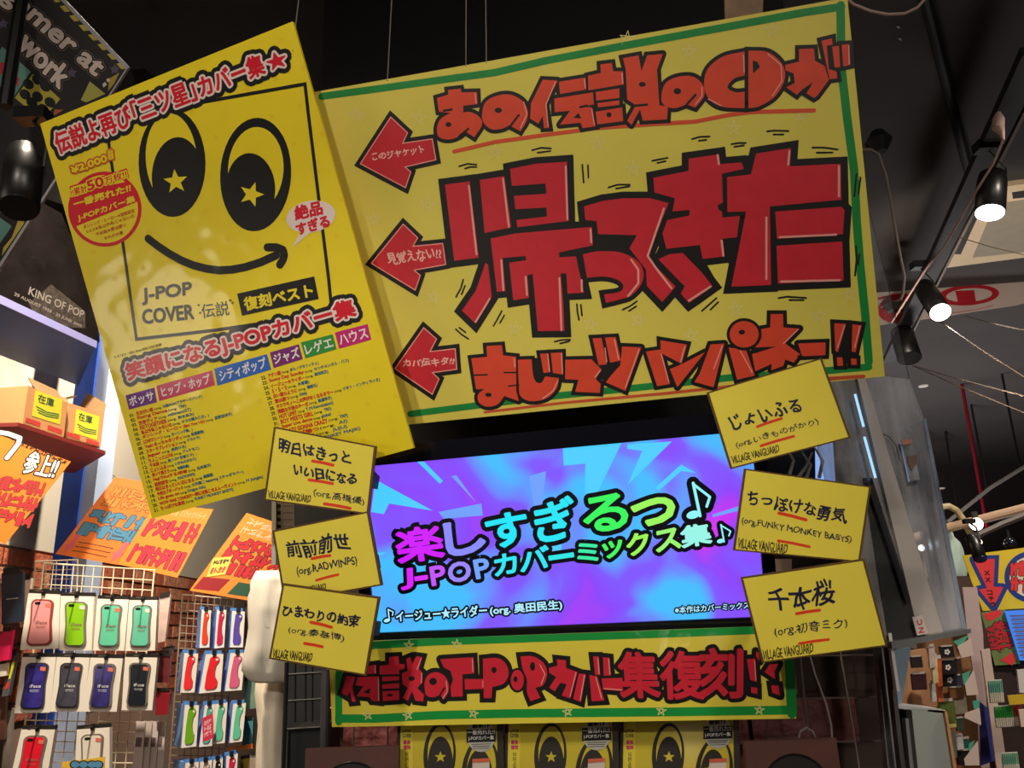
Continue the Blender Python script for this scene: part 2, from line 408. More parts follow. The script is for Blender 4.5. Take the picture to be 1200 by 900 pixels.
for a in (A((248,240),(293,640)), A((448,198),(482,480)), A((815,125),(825,435)), D((960,95),(965,170)), D((438,275),(450,450)), D((580,372),(588,478)),
          D((778,380),(790,685)), D((908,392),(910,455)), D((370,500),(288,635)), E((590,72),(495,350),(550,430),(635,540)), E((398,372),(440,430),(440,510),(380,585)),
          B((905,160),(912,212)), B((928,660),(938,748)), E((862,530),(735,612)), C((625,135),(618,215)), C((915,225),(915,400)), C((490,525),(490,885)), C((568,640),(898,625)), F((575,500),(920,492))):
    I.line(a, 2.4, PNK, 5)
I.build('main_lettering', 'huge crimson letters outlined in black')
# smaller lettering rows
I = Ink(SG)
G = lambda *p: T(500, 30, 5, *p)
H = lambda *p: T(740, 30, 4, *p)
K3 = lambda *p: T(400, 0, 3, *p)
def med(*polys, m=ORA, w=8.6):
    for p in polys: I.poly(p, m, 4); I.line(p, w, BLK, 2, closed=True, miter=True)
dd = lambda *p: [q for c in p for q in ((c[:2], c[:2]) if len(c) > 2 else (c,))]
med(sm(G(*dd((60,425,1),(128,405,1),(125,378,1),(200,370,1),(205,392,1),(295,390,1),(298,460,1),(215,470,1),(215,510,1),(255,507),(305,532),(325,580),(280,655,1),(228,622,1),(185,652),(130,668),(75,655),(60,610),(80,550),(140,512,1),(72,505,1)))),
    sm(G((325,520),(345,450),(410,412),(490,405),(560,440),(592,500),(585,560),(550,620),(550,620),(485,585),(485,585),(440,605),(380,608),(335,570))),
    G((680,318),(768,322),(698,465),(718,600),(688,602),(680,530),(655,575),(606,545),(612,455)),
    G((775,330),(930,305),(935,375),(782,402)),
    G((748,428),(975,392),(980,462),(895,478),(965,478),(990,590),(915,602),(900,570),(780,582),(840,500),(750,508)),
    G((945,295),(1020,278),(1018,228),(1085,220),(1092,268),(1150,268),(1155,345),(948,380)),
    G((990,390),(1130,368),(1130,425),(995,440)), G((1000,455),(1130,438),(1128,465),(1005,480)), G((990,505),(1145,480),(1152,560),(1000,580)),
    K3((990,205),(1045,195),(1055,250),(1075,195),(1130,190),(1110,245),(1118,370),(1148,375),(1145,420),(1060,425),(1050,385),(1020,440),(1005,425),(1035,370),(1005,350),(1000,245)),
    sm(H((140,330),(160,270),(220,240),(290,240),(335,280),(340,330),(300,385),(300,385),(258,370),(258,370),(200,388),(150,370))),
    sm(H((530,122),(530,122),(430,145),(360,200),(340,270),(360,340),(420,380),(530,388),(530,388),(530,310),(530,310),(485,312),(450,290),(480,250),(530,235),(530,235))),
    sm(H((548,118),(548,118),(640,125),(705,180),(718,250),(675,330),(600,378),(548,388),(548,388))),
    H((720,185),(785,170),(785,110),(855,108),(860,165),(905,190),(925,255),(870,330),(855,340),(820,318),(852,265),(800,300),(775,325),(725,290),(765,270),(760,225),(722,210)),
    H((890,72),(940,60),(942,90),(915,95),(925,205),(960,215),(965,248),(928,252)), H((940,100),(972,95),(978,195),(952,198)), H((985,90),(1020,88),(1025,185),(992,192)))
for c, rx, ry in ((G((128,580)), 3.4, 2.8), (G((420,497)), 4.2, 3), (G((1068,523)), 3, 3), (K3((1058,297)), 4, 2.8), (H((215,308)), 4.4, 3.6)): I.ell(c[0], rx, ry, BLK, 6)
I.poly(G((860,540),(890,512),(905,545)), BLK, 6); I.poly(H((568,165),(590,170),(602,195),(570,225)), BLK, 6)
for l in (G((490,590),(540,525)), G((190,650),(245,605)), G((100,500),(148,492)), H((255,375),(300,325)), G((900,478),(940,470)), K3((1035,372),(1075,368))): I.line(l, 2.6, BLK, 6)
# third row
I5 = lambda *p: T(540, 370, 5, *p)
J = lambda *p: T(760, 340, 4, *p)
med(sm(I5(*dd((62,250,1),(155,240,1),(150,178,1),(240,172,1),(248,232,1),(325,240,1),(325,440,1),(340,500,1),(255,470,1),(215,520),(150,532),(105,505),(103,460),(140,430,1),(90,430,1)))),
    sm(I5(*dd((335,258,1),(415,255,1),(425,350),(445,390),(475,390),(495,355,1),(575,365,1),(560,430),(500,485),(410,500),(350,470),(340,400)))),
    I5((465,222),(512,220),(525,330),(485,335)), I5((527,218),(595,215),(600,345),(540,335)),
    I5((612,258),(765,255),(825,315),(790,370),(820,400),(815,452),(670,445),(690,375),(612,372)),
    I5((772,132),(825,130),(855,285),(808,290)), I5((845,128),(908,125),(938,262),(875,275)),
    I5((945,180),(1058,185),(965,440),(850,390),(880,350),(935,290)), J((-12,288),(55,278),(100,440),(40,450)),
    J((55,235),(180,255),(155,345),(58,295)), J((100,370),(160,345),(265,290),(135,455)),
    J((290,255),(355,250),(305,455),(215,430),(240,390)), J((375,270),(455,275),(498,400),(415,420)),
    J((530,182),(570,175),(572,112),(630,112),(632,175),(708,180),(640,250),(710,300),(680,340),(640,325),(632,355),(575,375),(578,345),(500,380),(485,300),(600,265),(500,268),(505,220)),
    J((700,250),(830,245),(828,305),(720,310)),
    J((870,155),(925,158),(888,290),(875,285)), J((882,315),(908,315),(912,355),(885,355)), J((955,160),(998,165),(970,290),(952,288)), J((948,320),(975,322),(975,350),(950,350)))
cc = J((448,207))[0]; I.ell(cc, 20.5, 19, BLK, 5); I.ell(cc, 17, 15.5, ORA, 6); I.ell(J((437,197))[0], 3.6, 2.8, BLK, 7)
I.ell(I5((162,463))[0], 3.8, 2.4, BLK, 6)
for l in (I5((80,348),(155,345)), I5((255,332),(325,332)), I5((280,412),(340,405)), J((700,308),(760,318))): I.line(l, 1.8, BLK, 6)
I.poly(I5((430,250),(470,240),(490,350),(470,390),(440,370)), BLK, 3); I.poly(I5((800,300),(930,280),(850,380),(800,370)), BLK, 3)
I.poly(J((885,160),(990,165),(965,340),(895,345)), BLK, 3)
for l in (G((285,400),(290,455)), G((570,450),(588,520),(550,600)), G((755,330),(700,462),(712,590)), G((925,315),(930,365)), G((968,490),(982,580)), G((1145,280),(1148,340)), H((525,140),(528,220)), H((640,135),(700,185),(705,260),(660,330)), H((360,345),(420,375)),
          H((330,290),(330,330),(300,370)), H((1018,95),(1020,180)), I5((312,250),(318,300)), I5((570,380),(540,440),(480,485)), I5((818,320),(785,360)), I5((510,225),(520,325)), I5((590,222),(596,335)), I5((845,190),(855,270)), I5((900,140),(925,255)), I5((1045,195),(965,420)),
          J((345,262),(305,370)), J((430,285),(485,385)), J((170,265),(150,335)), J((700,185),(632,250)), J((918,165),(885,270)), J((990,170),(965,270)), J((60,300),(95,430))):
    I.line(l, 1.3, PNK, 7)
I.build('row_lettering', 'orange red letters outlined in black')
# arrows
I = Ink(SG)
R75 = {0: (400, 120), 1: (420, 240), 2: (440, 370)}
arr = [((0), [(435,130),(583,268),(540,360),(800,322),(832,505),(560,568),(612,612),(565,750),(168,540)]),
       ((1), [(395,170),(522,290),(480,365),(742,340),(768,525),(490,575),(545,620),(500,750),(115,515)]),
       ((2), [(425,105),(538,205),(480,315),(702,290),(715,470),(500,500),(560,555),(500,690),(172,465)])]
for k, pts in arr:
    ox, oy = R75[k]; q = T(ox, oy, 7.5, *pts)
    I.poly(q, RED, 4); I.line(q, 11, BLK, 2, closed=True, miter=True); I.line(q, 1.3, PNK, 5, closed=True)
PW = mat(250, 190, 180, .7)
def hw(st, bl, br, tl, m=PW, bold=.35, off=(0, 0), sc=7.5, ly=6):
    f = lambda p: T(off[0], off[1], sc, p)[0]
    I.text(st, f(bl), f(br), f(tl), m, ly, bold, wob=.12)
hw('このジャケット', (275,515), (730,445), (270,450), off=(400,120))
hw('見覚えない!?', (265,525), (735,470), (245,425), off=(420,240))
hw('カバ伝キタ!!', (245,450), (690,430), (245,385), off=(440,370))
I.build('arrow', 'three red arrows pointing left with small pink handwriting')
# border, underline, ticks and chalk stars
I = Ink(SG)
I.line([(377,113),(450,103),(500,96),(580,85),(640,71),(740,52),(860,30),(940,15),(986,8)], 8.5, GRN, 0)
I.line([(985,6),(986,80),(993,140),(1001,200),(1004,260),(1008,310),(1014,370),(1018,424)], 9, GRN, 0)
I.line([(481,485),(560,475),(640,465),(740,455),(860,442),(960,435),(1018,430)], 8, GRN, 0)
I.line([(568,483),(660,472),(780,461),(900,448),(1012,441)], 3, mat(210, 84, 50, .5), 1, w1=4)
I.line(G((160,738),(400,682),(700,640),(1000,600)) + H((100,462),(300,450),(450,420),(560,405),(855,398)), 4.6, mat(226, 84, 50, .5), 1)
I.build('painted_border', 'green border strokes and orange red underlines')
I = Ink(SG)
for l in (A((190,125),(240,110),(292,115)), A((225,138),(255,128),(292,128)), A((618,30),(670,16),(728,20)), A((650,45),(725,35)), A((912,115),(920,220)), A((945,118),(948,192)), A((1065,248),(1120,232),(1190,232)), A((1110,255),(1188,242)),
          B((522,192),(612,175)), B((552,205),(600,195)), B((755,65),(800,52),(858,50)), B((795,75),(838,70)), B((985,95),(1025,88),(1070,88)), B((1002,110),(1058,102)),
          C((495,20),(540,15),(620,18)), C((532,38),(590,38)), C((760,115),(830,115),(908,126)), C((785,145),(878,144)), C((1018,270),(1006,400)), C((1042,290),(1030,385)), C((1015,692),(1020,760),(1010,865)), C((1035,740),(1028,800)),
          D((215,388),(200,440),(172,490)), D((225,425),(205,475)), D((440,572),(415,620),(392,660)), D((455,598),(430,642)), D((170,678),(205,710),(245,736)), D((192,670),(228,698)), D((880,532),(884,580),(893,625)), D((903,535),(910,598)), D((750,752),(790,742),(842,740)), D((782,762),(835,750)),
          E((432,615),(390,645),(348,665)), E((428,645),(385,672)), E((898,597),(860,630),(812,672)), E((908,620),(862,665)), F((562,597),(610,588),(722,596)), F((625,608),(708,608))):
    I = Ink(SG); I.line(l, 2, BLK, 1); I.build('motion_mark')
for x, y in ((418,135),(491,138),(501,240),(438,257),(580,178),(700,168),(742,198),(735,45),(905,35),(808,60),(860,150),(940,135),(604,385),(692,380),(748,375),(862,362),(960,370),(458,380),(508,348),(995,345),(810,393),(530,295),(938,480)):
    if y > 100 - (x - 430) * .17 or x > 700: I = Ink(SG); I.star((x, y), 9, CHALK, 0, rot=random.uniform(-15, 15), line=.9); I.build('chalk_star')

# ------------------------------------------------------------------ cover poster
PP = Sheet([(47, 145), (343, 25), (485, 525), (178, 608)], V3(-.525, 1.322, .616), (-.213, -.915, -.342), 'cover_poster',
           'glossy yellow poster with two big eyes and a curved arrow smile', 'poster')
PY = mat(248, 222, 34, .45, var=.03, scale=18, coat=.6, bump=.5, bscale=7)
PB = mat(20, 19, 20, .45, var=.1, coat=.4, bump=.25, bscale=7)
PP.slab('board', .007, PY)
I = Ink(PP)
X = lambda *p: T(140, 130, 4.615, *p)
e = lambda x, y: X((x, y))[0]
sp = 1 / 4.615
I.line([(126.5,160),(160,397.5),(252,387),(300,380)], 3.6, PB, 0, miter=True)
I.line([(225,122),(250,117.5),(357.5,98.5),(361,130),(385,325),(389,365)], 3.6, PB, 0, miter=True)
I.ell(e(285,281), 181*sp, 292*sp, PB, 1, rot=-1); I.ell(e(281,258), 138*sp, 246*sp, PY, 2, rot=-3); I.ell(e(312,350), 136*sp, 208*sp, PB, 3, rot=3); I.ell(e(300,420), 110*sp, 140*sp, PB, 3)
I.star(e(305,382), 68*sp, PY, 4, rot=-6)
I.ell(e(737,344), 192*sp, 307*sp, PB, 1, rot=3); I.ell(e(738,315), 150*sp, 228*sp, PY, 2, rot=3); I.ell(e(711,415), 132*sp, 187*sp, PB, 3, rot=-4); I.ell(e(735,490), 105*sp, 130*sp, PB, 3)
I.star(e(715,452), 70*sp, PY, 4, rot=18)
I.line(X((155,690),(210,732),(270,772),(335,808),(400,835),(470,853),(540,862),(610,858),(680,845),(760,820),(850,780)), 8.5, PB, 1)
I.line(X((800,738),(850,738),(885,752),(892,780),(885,805),(868,832)), 8.5, PB, 1)
I.build('printed_face', 'black printed eyes with star pupils, arrow smile and square frame')
I = Ink(PP)
PR = mat(222, 20, 44, .45, coat=.3, bump=.2); PWH = mat(242, 222, 214, .5, coat=.2)
for st, bl, br, tl in (('伝説よ再び', (70,181), (157,147), (62,157)), ('「三ツ星」', (160,145), (232,117), (152,120)), ('カバー集', (237,115), (312,86), (230,92)), ('★', (316,83), (337,76), (311,66))):
    I.text(st, bl, br, tl, PR, 6, .8, [(3.0, PWH, 5), (7.6, PB, 4)])
I.text('笑顔になるJ-POPカバー集', (152,449), (419,373), (146,427), PR, 6, .9, [(3.0, PWH, 5), (7.4, PB, 4)])
Y_ = lambda *p: T(60, 150, 7.5, *p)
C6 = lambda *p: T(0, 200, 6, *p)
I.ell((123, 245), 43, 44, PR, 1); I.ell((123, 245), 39, 40, PY, 2)
P_ = []
for t in range(-42, 200, 8):
    pass
import math as _m
top = [(123 + 42*_m.cos(_m.radians(a)), 245 + 43*_m.sin(_m.radians(a))) for a in range(196, 141, -6)]
rt = [(123 + 42*_m.cos(_m.radians(a)), 245 + 43*_m.sin(_m.radians(a))) for a in range(-8, -48, -6)]
I.poly([(123+42*_m.cos(_m.radians(a)), 245+43*_m.sin(_m.radians(a))) for a in range(150, 213, 7)] + [(149, 213)] + [(123+42*_m.cos(_m.radians(a)), 245+43*_m.sin(_m.radians(a))) for a in range(-48, -8, 7)], PR, 3)
I.poly(C6((495,115),(890,-10),(905,45),(505,190)), PY, 4, out=[(1.6, PR, 4)])
for st, a, b, t in (('!!累計', (506,184), (618,146), (495,134)), ('50', (624,142), (735,104), (608,78)), ('万枚!!', (742,100), (898,48), (730,50))):
    I.text(st, C6(a)[0], C6(b)[0], C6(t)[0], PR, 6, .15 if st != '50' else .5, [(1.5, PY, 5)])
I.text('一番売れた!!', C6((525,262))[0], C6((922,145))[0], C6((520,212))[0], PY, 6, .45)
I.text('J-POPカバー集', C6((555,362))[0], C6((955,225))[0], C6((545,312))[0], PY, 6, .35)
PO_ = mat(206, 96, 30, .5)
I.text('¥2,000', Y_((190,410))[0], Y_((500,300))[0], Y_((172,345))[0], PY, 6, .5, [(2.2, PO_, 5)])
I.text('税抜', Y_((505,285))[0], Y_((555,270))[0], Y_((495,200))[0], PY, 6, .2, [(1.8, PO_, 5)])
for st, a, b, h in (('ダンシング・ヒーロー★前前前世', (592,410), (950,292), 4), ('5-5-5★私以外私じゃないの', (612,442), (950,328), 4), ('千本桜★愛は勝つ', (680,462), (890,392), 4), ('それが大事', (738,490), (870,446), 4)):
    I.text(st, C6(a)[0], C6(b)[0], h, PO_, 6, .1)
TT = lambda *p: T(110, 290, 6, *p)
I.text('J-POP', TT((345,402))[0], TT((690,355))[0], TT((340,290))[0], PB, 3, .7)
I.text('COVER', TT((348,538))[0], TT((705,500))[0], TT((340,440))[0], PB, 3, .7)
I.text('伝説', TT((765,500))[0], TT((955,475))[0], TT((752,400))[0], PB, 3, .1)
for q in ((738,405),(748,460),(960,372),(975,390)): I.star(TT(q)[0], 2, PB, 3)
V6 = lambda *p: T(250, 290, 6, *p)
I.poly(V6((168,325),(710,203),(742,362),(203,480)), PB, 2)
I.text('復刻ベスト', V6((228,445))[0], V6((705,345))[0], V6((212,355))[0], PY, 3, .6)
# speech bubble
I.ell(e(1036,572), 29, 18.5, PWH, 2, rot=-10); I.poly(X((975,665),(935,738),(1040,650)), PWH, 2)
I.text('絶品', e(955,592), e(1100,558), e(945,518), PR, 3, .7)
I.text('すぎる', e(968,672), e(1140,622), e(952,612), PR, 3, .7)
U7 = lambda *p: T(130, 420, 7.5, *p)
tags_ = [(U7((130,325),(385,255),(405,385),(160,450)), mat(112, 44, 140, .5, coat=.4), 'ボッサ'), (U7((400,240),(890,105),(915,235),(425,375)), mat(206, 46, 92, .5, coat=.4), 'ヒップ・ホップ'),
         ([(251,432),(313,415),(318,433),(255,452)], mat(44, 104, 196, .5, coat=.4), 'シティポップ'), (V6((398,738),(602,680),(630,785),(425,848)), mat(126, 36, 120, .5, coat=.4), 'ジャズ'),
         (V6((615,668),(840,610),(868,715),(648,780)), mat(52, 150, 60, .5, coat=.4), 'レゲエ'), (V6((855,598),(1085,538),(1112,648),(885,712)), mat(206, 30, 120, .5, coat=.4), 'ハウス')]
for q, m, st in tags_:
    I.poly(q, m, 1)
    w = lambda u, v: PP.uv(u, v, q)
    I.text(st, w(.07, .82), w(.93, .82), w(.07, .18), WHT, 2, .3)
I.build('printed_lettering', 'red titles with white and black outlines, genre tags and red round badge')
# track list
I = Ink(PP)
tr = mat(214, 60, 30, .5); tb = mat(30, 100, 130, .5); tk = mat(40, 40, 30, .5)
L1 = [('生きがい唄', '大阪MONブラザーズバンド', 84), ('Rising Dance', 'TRF', 64), ('空音ディア', 'mihimaruGT', 68), ('RE:TOGETHER', '鈴木あみ', 70), ('私以外私じゃないの', 'ゲスの極み乙女。', 86), ('ダンシング・ヒーロー (Eat You Up)', '荻野目洋子', 112), ('LOVEマシーン', 'モーニング娘。', 64), ('Yeah! めっちゃホリディ', '松浦亜弥', 76), ('スターラブレイション', 'ケラケラ', 70), ('Jaguar', '赤西ひろ', 52), ('ちょこっとLOVE', 'プッチモニ', 66),
      ('千本桜', '黒うさP 初音ミク', 58), ('じょいふる', 'いきものがかり', 60), ('歩いて帰ろう', '斉藤和義', 50), ('MajiでKoiする5秒前', '広末涼子', 74), ('前前前世', 'RADWIMPS', 54), ('明日はきっといい日になる', '高橋優', 74), ('今夜はブギーバック', '小沢健二 featuring スチャダラパー', 108), ('Life goes on', 'Dragon Ash', 62), ('WOW WAR TONIGHT〜時には起こせよムーヴメント', 'H Jungle', 128), ('ちっぽけな勇気', 'FUNKY MONKEY BABYS', 92)]
L2 = [('アゲハ蝶', 'ポルノグラフィティ', 66), ('Sunny Day Sunday', 'センチメンタル・バス', 100), ('イージュー★ライダー', '奥田民生', 74), ('5・5・5', '大塚愛', 50), ('白い雲のように', '猿岩石', 58), ('愛は勝つ', 'KAN', 44), ('タカラモノ〜この声がなくなるまで〜', 'ナオト・インティライミ', 128), ('残酷な天使のテーゼ', '高橋洋子', 70), ('HOT LIMIT', 'T.M.Revolution', 70), ('BOY MEETS GIRL', 'TRF', 66), ('Super Live dance', 'globe', 64), ('CRAZY GONNA CRAZY', 'TRF', 82), ('それが勝つ', 'AI', 80), ('明日がある', 'JUJU', 78), ('YELL', 'MONKEY MAJIK', 92)]
def track(num, t, a, x, y, ln):
    f = lambda d: (x + d, y - .2615 * d)
    n1 = len(t); n2 = len(a); tot = ln - 7; wt = sum(1 if ord(c) > 255 else .62 for c in t); wa = sum(1 if ord(c) > 255 else .62 for c in a); u = tot / (wt + wa + 3)
    h = 4.3
    I.text('%02d.' % num, f(0), f(5.5), 3.4, tk, 1, .12)
    I.text(t, f(8), f(8 + u * wt), h, tr, 1, .22)
    I.text('(org.', f(9.5 + u * wt), f(9.5 + u * (wt + 2.2)), 3.2, tk, 1, .05)
    I.text(a + ')', f(8 + u * (wt + 3)), f(8 + tot), h * .95, tb, 1, .15)
for i, (t, a, ln) in enumerate(L1): track(i + 1, t, a, 152.5 + 1.43 * i, 489 + 5.55 * i, ln)
for i, (t, a, ln) in enumerate(L2): track(i + 22, t, a, 306.7 + 1.66 * i, 445 + 5.97 * i, ln)
I.text('1CD 全36曲収録', (135,420), (190,405), 3, tk, 1)
I.build('track_list', 'two columns of tiny red, black and blue print')
I = Ink(PP); ps = mat(246, 212, 34, .5, var=.02, coat=.5, bump=.25)
for i in range(9):
    for j in range(13):
        p = PP.uv(.06 + .11 * i + .05 * (j % 2), .03 + .077 * j)
        I.star(p, 4.5, ps, -.5, rot=10 * i)
tag(I.build('star_pattern', 'faint orange star print'), kind='stuff')

# ------------------------------------------------------------------ television
TVo = V3(.07, 1.45, .142); TVn = Vector((-.125, -.96, -.2)).normalized()
TV = Sheet([(405, 528), (893, 478), (914, 737), (428, 757)], TVo, TVn, 'television', 'flat black screen showing bright purple and blue music titles, under the painted sign', 'television')
TV.slab('housing', .045, mat(22, 22, 30, .3, var=.05), z=-.004)
# bezel as four bars
bz = mat(14, 14, 24, .18, var=.05, spec=.6)
o4 = TV.quad; i4 = [(421, 547.5), (880, 505), (897, 722), (441, 741)]
mb = MB()
for k in range(4):
    q = [o4[k], o4[(k+1) % 4], i4[(k+1) % 4], i4[k]]
    mb.prism([(*TV.L(p), .006) for p in q][::-1], (0, 0, -.012), bz)
mb.build('bezel', TV.root)
scm = bpy.data.materials.new('screen_picture'); scm.use_nodes = True; nt = scm.node_tree; p = nt.nodes['Principled BSDF']
p.inputs['Base Color'].default_value = (.01, .01, .015, 1); p.inputs['Roughness'].default_value = .25
tc = nt.nodes.new('ShaderNodeTexCoord'); nz = nt.nodes.new('ShaderNodeTexNoise'); nz.inputs['Scale'].default_value = 5.5; nz.inputs['Detail'].default_value = 1.5; nz.inputs['Distortion'].default_value = .8
nt.links.new(tc.outputs['Object'], nz.inputs['Vector'])
cr = nt.nodes.new('ShaderNodeValToRGB'); nt.links.new(nz.outputs['Fac'], cr.inputs[0])
els = cr.color_ramp.elements
els[0].position = .37; els[0].color = (lin(70), lin(190), lin(255), 1); els[1].position = .78; els[1].color = (lin(205), lin(50), lin(240), 1)
for ps_, c in ((.46, (100, 150, 255)), (.53, (128, 90, 255)), (.64, (140, 72, 250))):
    q = els.new(ps_); q.color = (lin(c[0]), lin(c[1]), lin(c[2]), 1)
nt.links.new(cr.outputs[0], p.inputs['Emission Color']); p.inputs['Emission Strength'].default_value = 1.0
TV.slab('screen', .004, scm, pts=i4, z=0)
CY = mat(75, 205, 255, emit=1.0); CY2 = mat(110, 160, 255, emit=1.0); MG = mat(200, 70, 245, emit=1.0); PU = mat(150, 92, 250, emit=1.0)
def O(*p): return T(420, 500, 5, *p)
def Q(*p): return T(640, 500, 4.615, *p)
for q, m in ((O((100,310),(435,492),(180,450),(150,512),(75,500)), CY), (O((345,205),(385,205),(495,318),(478,335)), CY), (O((545,290),(575,285),(690,445)), CY2), (O((1000,290),(1100,260),(1080,430),(1180,400),(1040,520)), CY2),
             (O((470,500),(720,450),(730,520),(500,540)), CY2), (Q((90,115),(410,85),(270,370),(210,360),(212,200),(95,210)), CY), (Q((440,95),(680,80),(440,315),(520,130),(440,120)), CY),
             (Q((590,330),(730,205),(810,250),(730,240),(610,345)), CY), (Q((900,475),(1040,430),(1040,455),(900,490)), CY2),
             (O((100,740),(165,735),(110,765)), CY), (O((900,800),(1190,640),(1190,720),(1000,800)), CY)):
    I = Ink(TV); I.poly(q, m, 0); I.build('light_ray')
I = Ink(TV, base=2)
SB = mat(8, 6, 22, .4)
def em(r, g, b): return mat(r, g, b, emit=1.05)
def tvt(st, bl, br, tl, m, bold=1.5, ow=7): I.text(st, bl, br, tl, m, 4, bold, [(ow, SB, 1)])
tvt('楽', *O((240,800),(505,762),(212,612)), em(205, 20, 255))
tvt('し', *O((530,758),(745,722),(502,575)), em(135, 135, 255), 2)
tvt('す', *O((785,715),(1015,672),(740,535)), em(20, 225, 250))
tvt('ぎ', (631,637), (676,626), (625,592), em(30, 225, 240))
tvt('る', *Q((215,578),(445,540),(195,395)), em(50, 240, 90))
tvt('つ', *Q((480,540),(700,508),(462,412)), em(150, 240, 90), 2)
def note(ps, sc, m, ow=6):
    for w, mm, ly in ((0, m, 4), (ow * 2, SB, 1)):
        I.line(ps[:2], 3.4 * sc + w, mm, ly); I.line(ps[2:5], 3 * sc + w, mm, ly); I.ell(ps[5], 8 * sc + w / 2, 4.6 * sc + w / 2, mm, ly, rot=-15)
note(Q((795,305),(832,482),(795,310),(885,380),(868,432),(795,476)), 1, em(140, 240, 245))
for st, bl, br, tl, m in (('J', (471,691), (484,689), (470,668), em(215, 30, 250)), ('-', (487,680), (501,678), (486.5,676.5), em(215, 40, 250)), ('P', (507,686), (523,683), (504,665), em(190, 80, 250)),
        ('O', (527,683), (552,679), (525,661), em(150, 130, 250)), ('P', (559,678), (575,675), (555,657), em(110, 160, 255)), ('カ', (581,675), (606,670), (579,652), em(40, 225, 240)), ('バ', (611,670), (643,664), (610,645), em(40, 225, 245)),
        ('ー', (644,656), (672,652), (643.5,652), em(40, 225, 225)), ('ミ', (678,658), (702,656), (675,638), em(50, 230, 160)), ('ッ', (708,655), (730,650), (706,637), em(60, 240, 90)), ('ク', (737,652), (762,645), (733,629), em(150, 240, 80)),
        ('ス', (770,647), (798,641), (767,624), em(150, 240, 110)), ('集', (800,642), (834,636), (797,618), em(150, 240, 225))):
    tvt(st, bl, br, tl, m, 1.0, 5.6)
note(Q((945,530),(962,622),(945,533),(997,565),(988,590),(943,618)), .55, em(140, 235, 250), 4)
W1 = em(175, 235, 255)
note([(455,714),(456.5,727),(455,714),(461,717),(460,721),(453.5,727)], .45, W1, 2)
I.text('イージュー★ライダー', (465,728.5), (571,721), (464,716.5), W1, 4, .35, [(2.4, SB, 1)])
I.text('(org. 奥田民生)', (575,722), (659,715), (574,710), W1, 4, .35, [(2.4, SB, 1)])
I.text('※本作はカバーミックス', (791,719), (878,713), (791,711), W1, 4, .15, [(1.6, SB, 1)])
I.build('screen_title', 'glowing rainbow song title letters outlined in black')

# ------------------------------------------------------------------ song cards
def card(k, quad, o, n, label, lines, uls, off, sc, logo):
    s = Sheet(quad, o, n, 'song_card', label, 'card', 'song title cards around the screen')
    s.slab('cardboard', .006, CARDEDGE)
    cx = sum(q[0] for q in quad) / 4; cy = sum(q[1] for q in quad) / 4
    inner = []
    for x, y in quad:
        d = math.hypot(x - cx, y - cy); f = (d - 3.2) / d; inner.append((cx + (x - cx) * f, cy + (y - cy) * f))
    s.slab('paper_face', .0004, CARD, pts=inner, z=.0004)
    tx = 425 if cx < 600 else 903; c0 = s.L((tx, cy)); nl = s.M.to_3x3().inverted() @ Vector((0, 1, 0)); dd_ = .112 if cx < 600 else .088
    MB().prism([(c0[0] - .008, c0[1] - .012, -.006), (c0[0] + .008, c0[1] - .012, -.006), (c0[0] + .008, c0[1] + .012, -.006), (c0[0] - .008, c0[1] + .012, -.006)], nl * dd_, mat(60, 56, 50, .7)).build('foam_spacer', s.root)
    I = Ink(s, base=1.8)
    f = lambda p: T(off[0], off[1], sc, p)[0]
    for st, bl, br, tl, b in lines: I.text(st, f(bl), f(br), f(tl) if isinstance(tl, tuple) else tl / sc, INK, 1, b, wob=.13)
    if logo: 
        a, b, c = logo
        I.text('VILLAGE VANGUARD', f(a), f(b), f(c), mat(60, 50, 20, .5), 1, .2, wob=.12)
    I.build('handwriting')
    for a, b, w in uls:
        I = Ink(s, base=1.7); I.line([f(a), ((f(a)[0]+f(b)[0])/2, (f(a)[1]+f(b)[1])/2 - .4), f(b)], w / sc, UL, 0); I.build('red_underline')
    return s
cLn = Vector((-.14, -.965, -.2)); cRn = Vector((-.2, -.955, -.2))
def cp(px, py, d): return at(px, py, d)
card(0, [(321,500),(441,523),(432,603),(309,586)], cp(376,553,1.365), cLn, 'yellow song card tilted clockwise, topmost of the three on the left', [('明日はきっと', (200,368), (828,488), (205,262), .55), ('いい日になる', (332,575), (878,665), (338,482), .55), ('(org.高橋優)', (505,765), (950,850), (512,690), .12)],
     [((498,452),(678,488),26), ((468,618),(674,650),26), ((602,828),(828,868),26)], (300,480), 7.5, ((105,775),(480,818),(110,712)))
card(1, [(319,622),(432,599),(448,686),(333,706)], cp(383,653,1.352), cLn, 'yellow song card tilted anticlockwise, middle of the three on the left', [('前前前世', (280,415), (830,325), (258,268), .5), ('(org.RADWINPS)', (365,575), (895,470), (355,492), .2)],
     [((492,410),(652,382),24), ((532,600),(722,550),22)], (300,600), 7.5, ((270,745),(620,680),(262,690)))
card(2, [(331,684),(445,700),(429,792),(315,772)], cp(380,737,1.34), cLn, 'yellow song card over the banner corner, lowest of the three on the left', [('ひまわりの約束', (235,305), (905,410), (245,212), .5), ('(org.秦基博)', (280,465), (770,545), (290,395), .1)],
     [((482,368),(664,412),26), ((428,555),(584,584),26)], (300,680), 7.5, ((145,680),(490,715),(155,605)))
card(3, [(828,460),(963,419),(997,513),(856,550)], cp(910,485,1.27), cRn, 'tilted yellow song card overlapping the painted sign corner, topmost of three on the right', [('じょいふる', (232,625), (722,492), (205,530), .55), ('(org.いきものがかり)', (262,755), (838,588), (250,705), .15)],
     [((405,600),(575,542),20), ((430,735),(660,668),20)], (820,400), 6, ((230,862),(562,778),(220,812)))
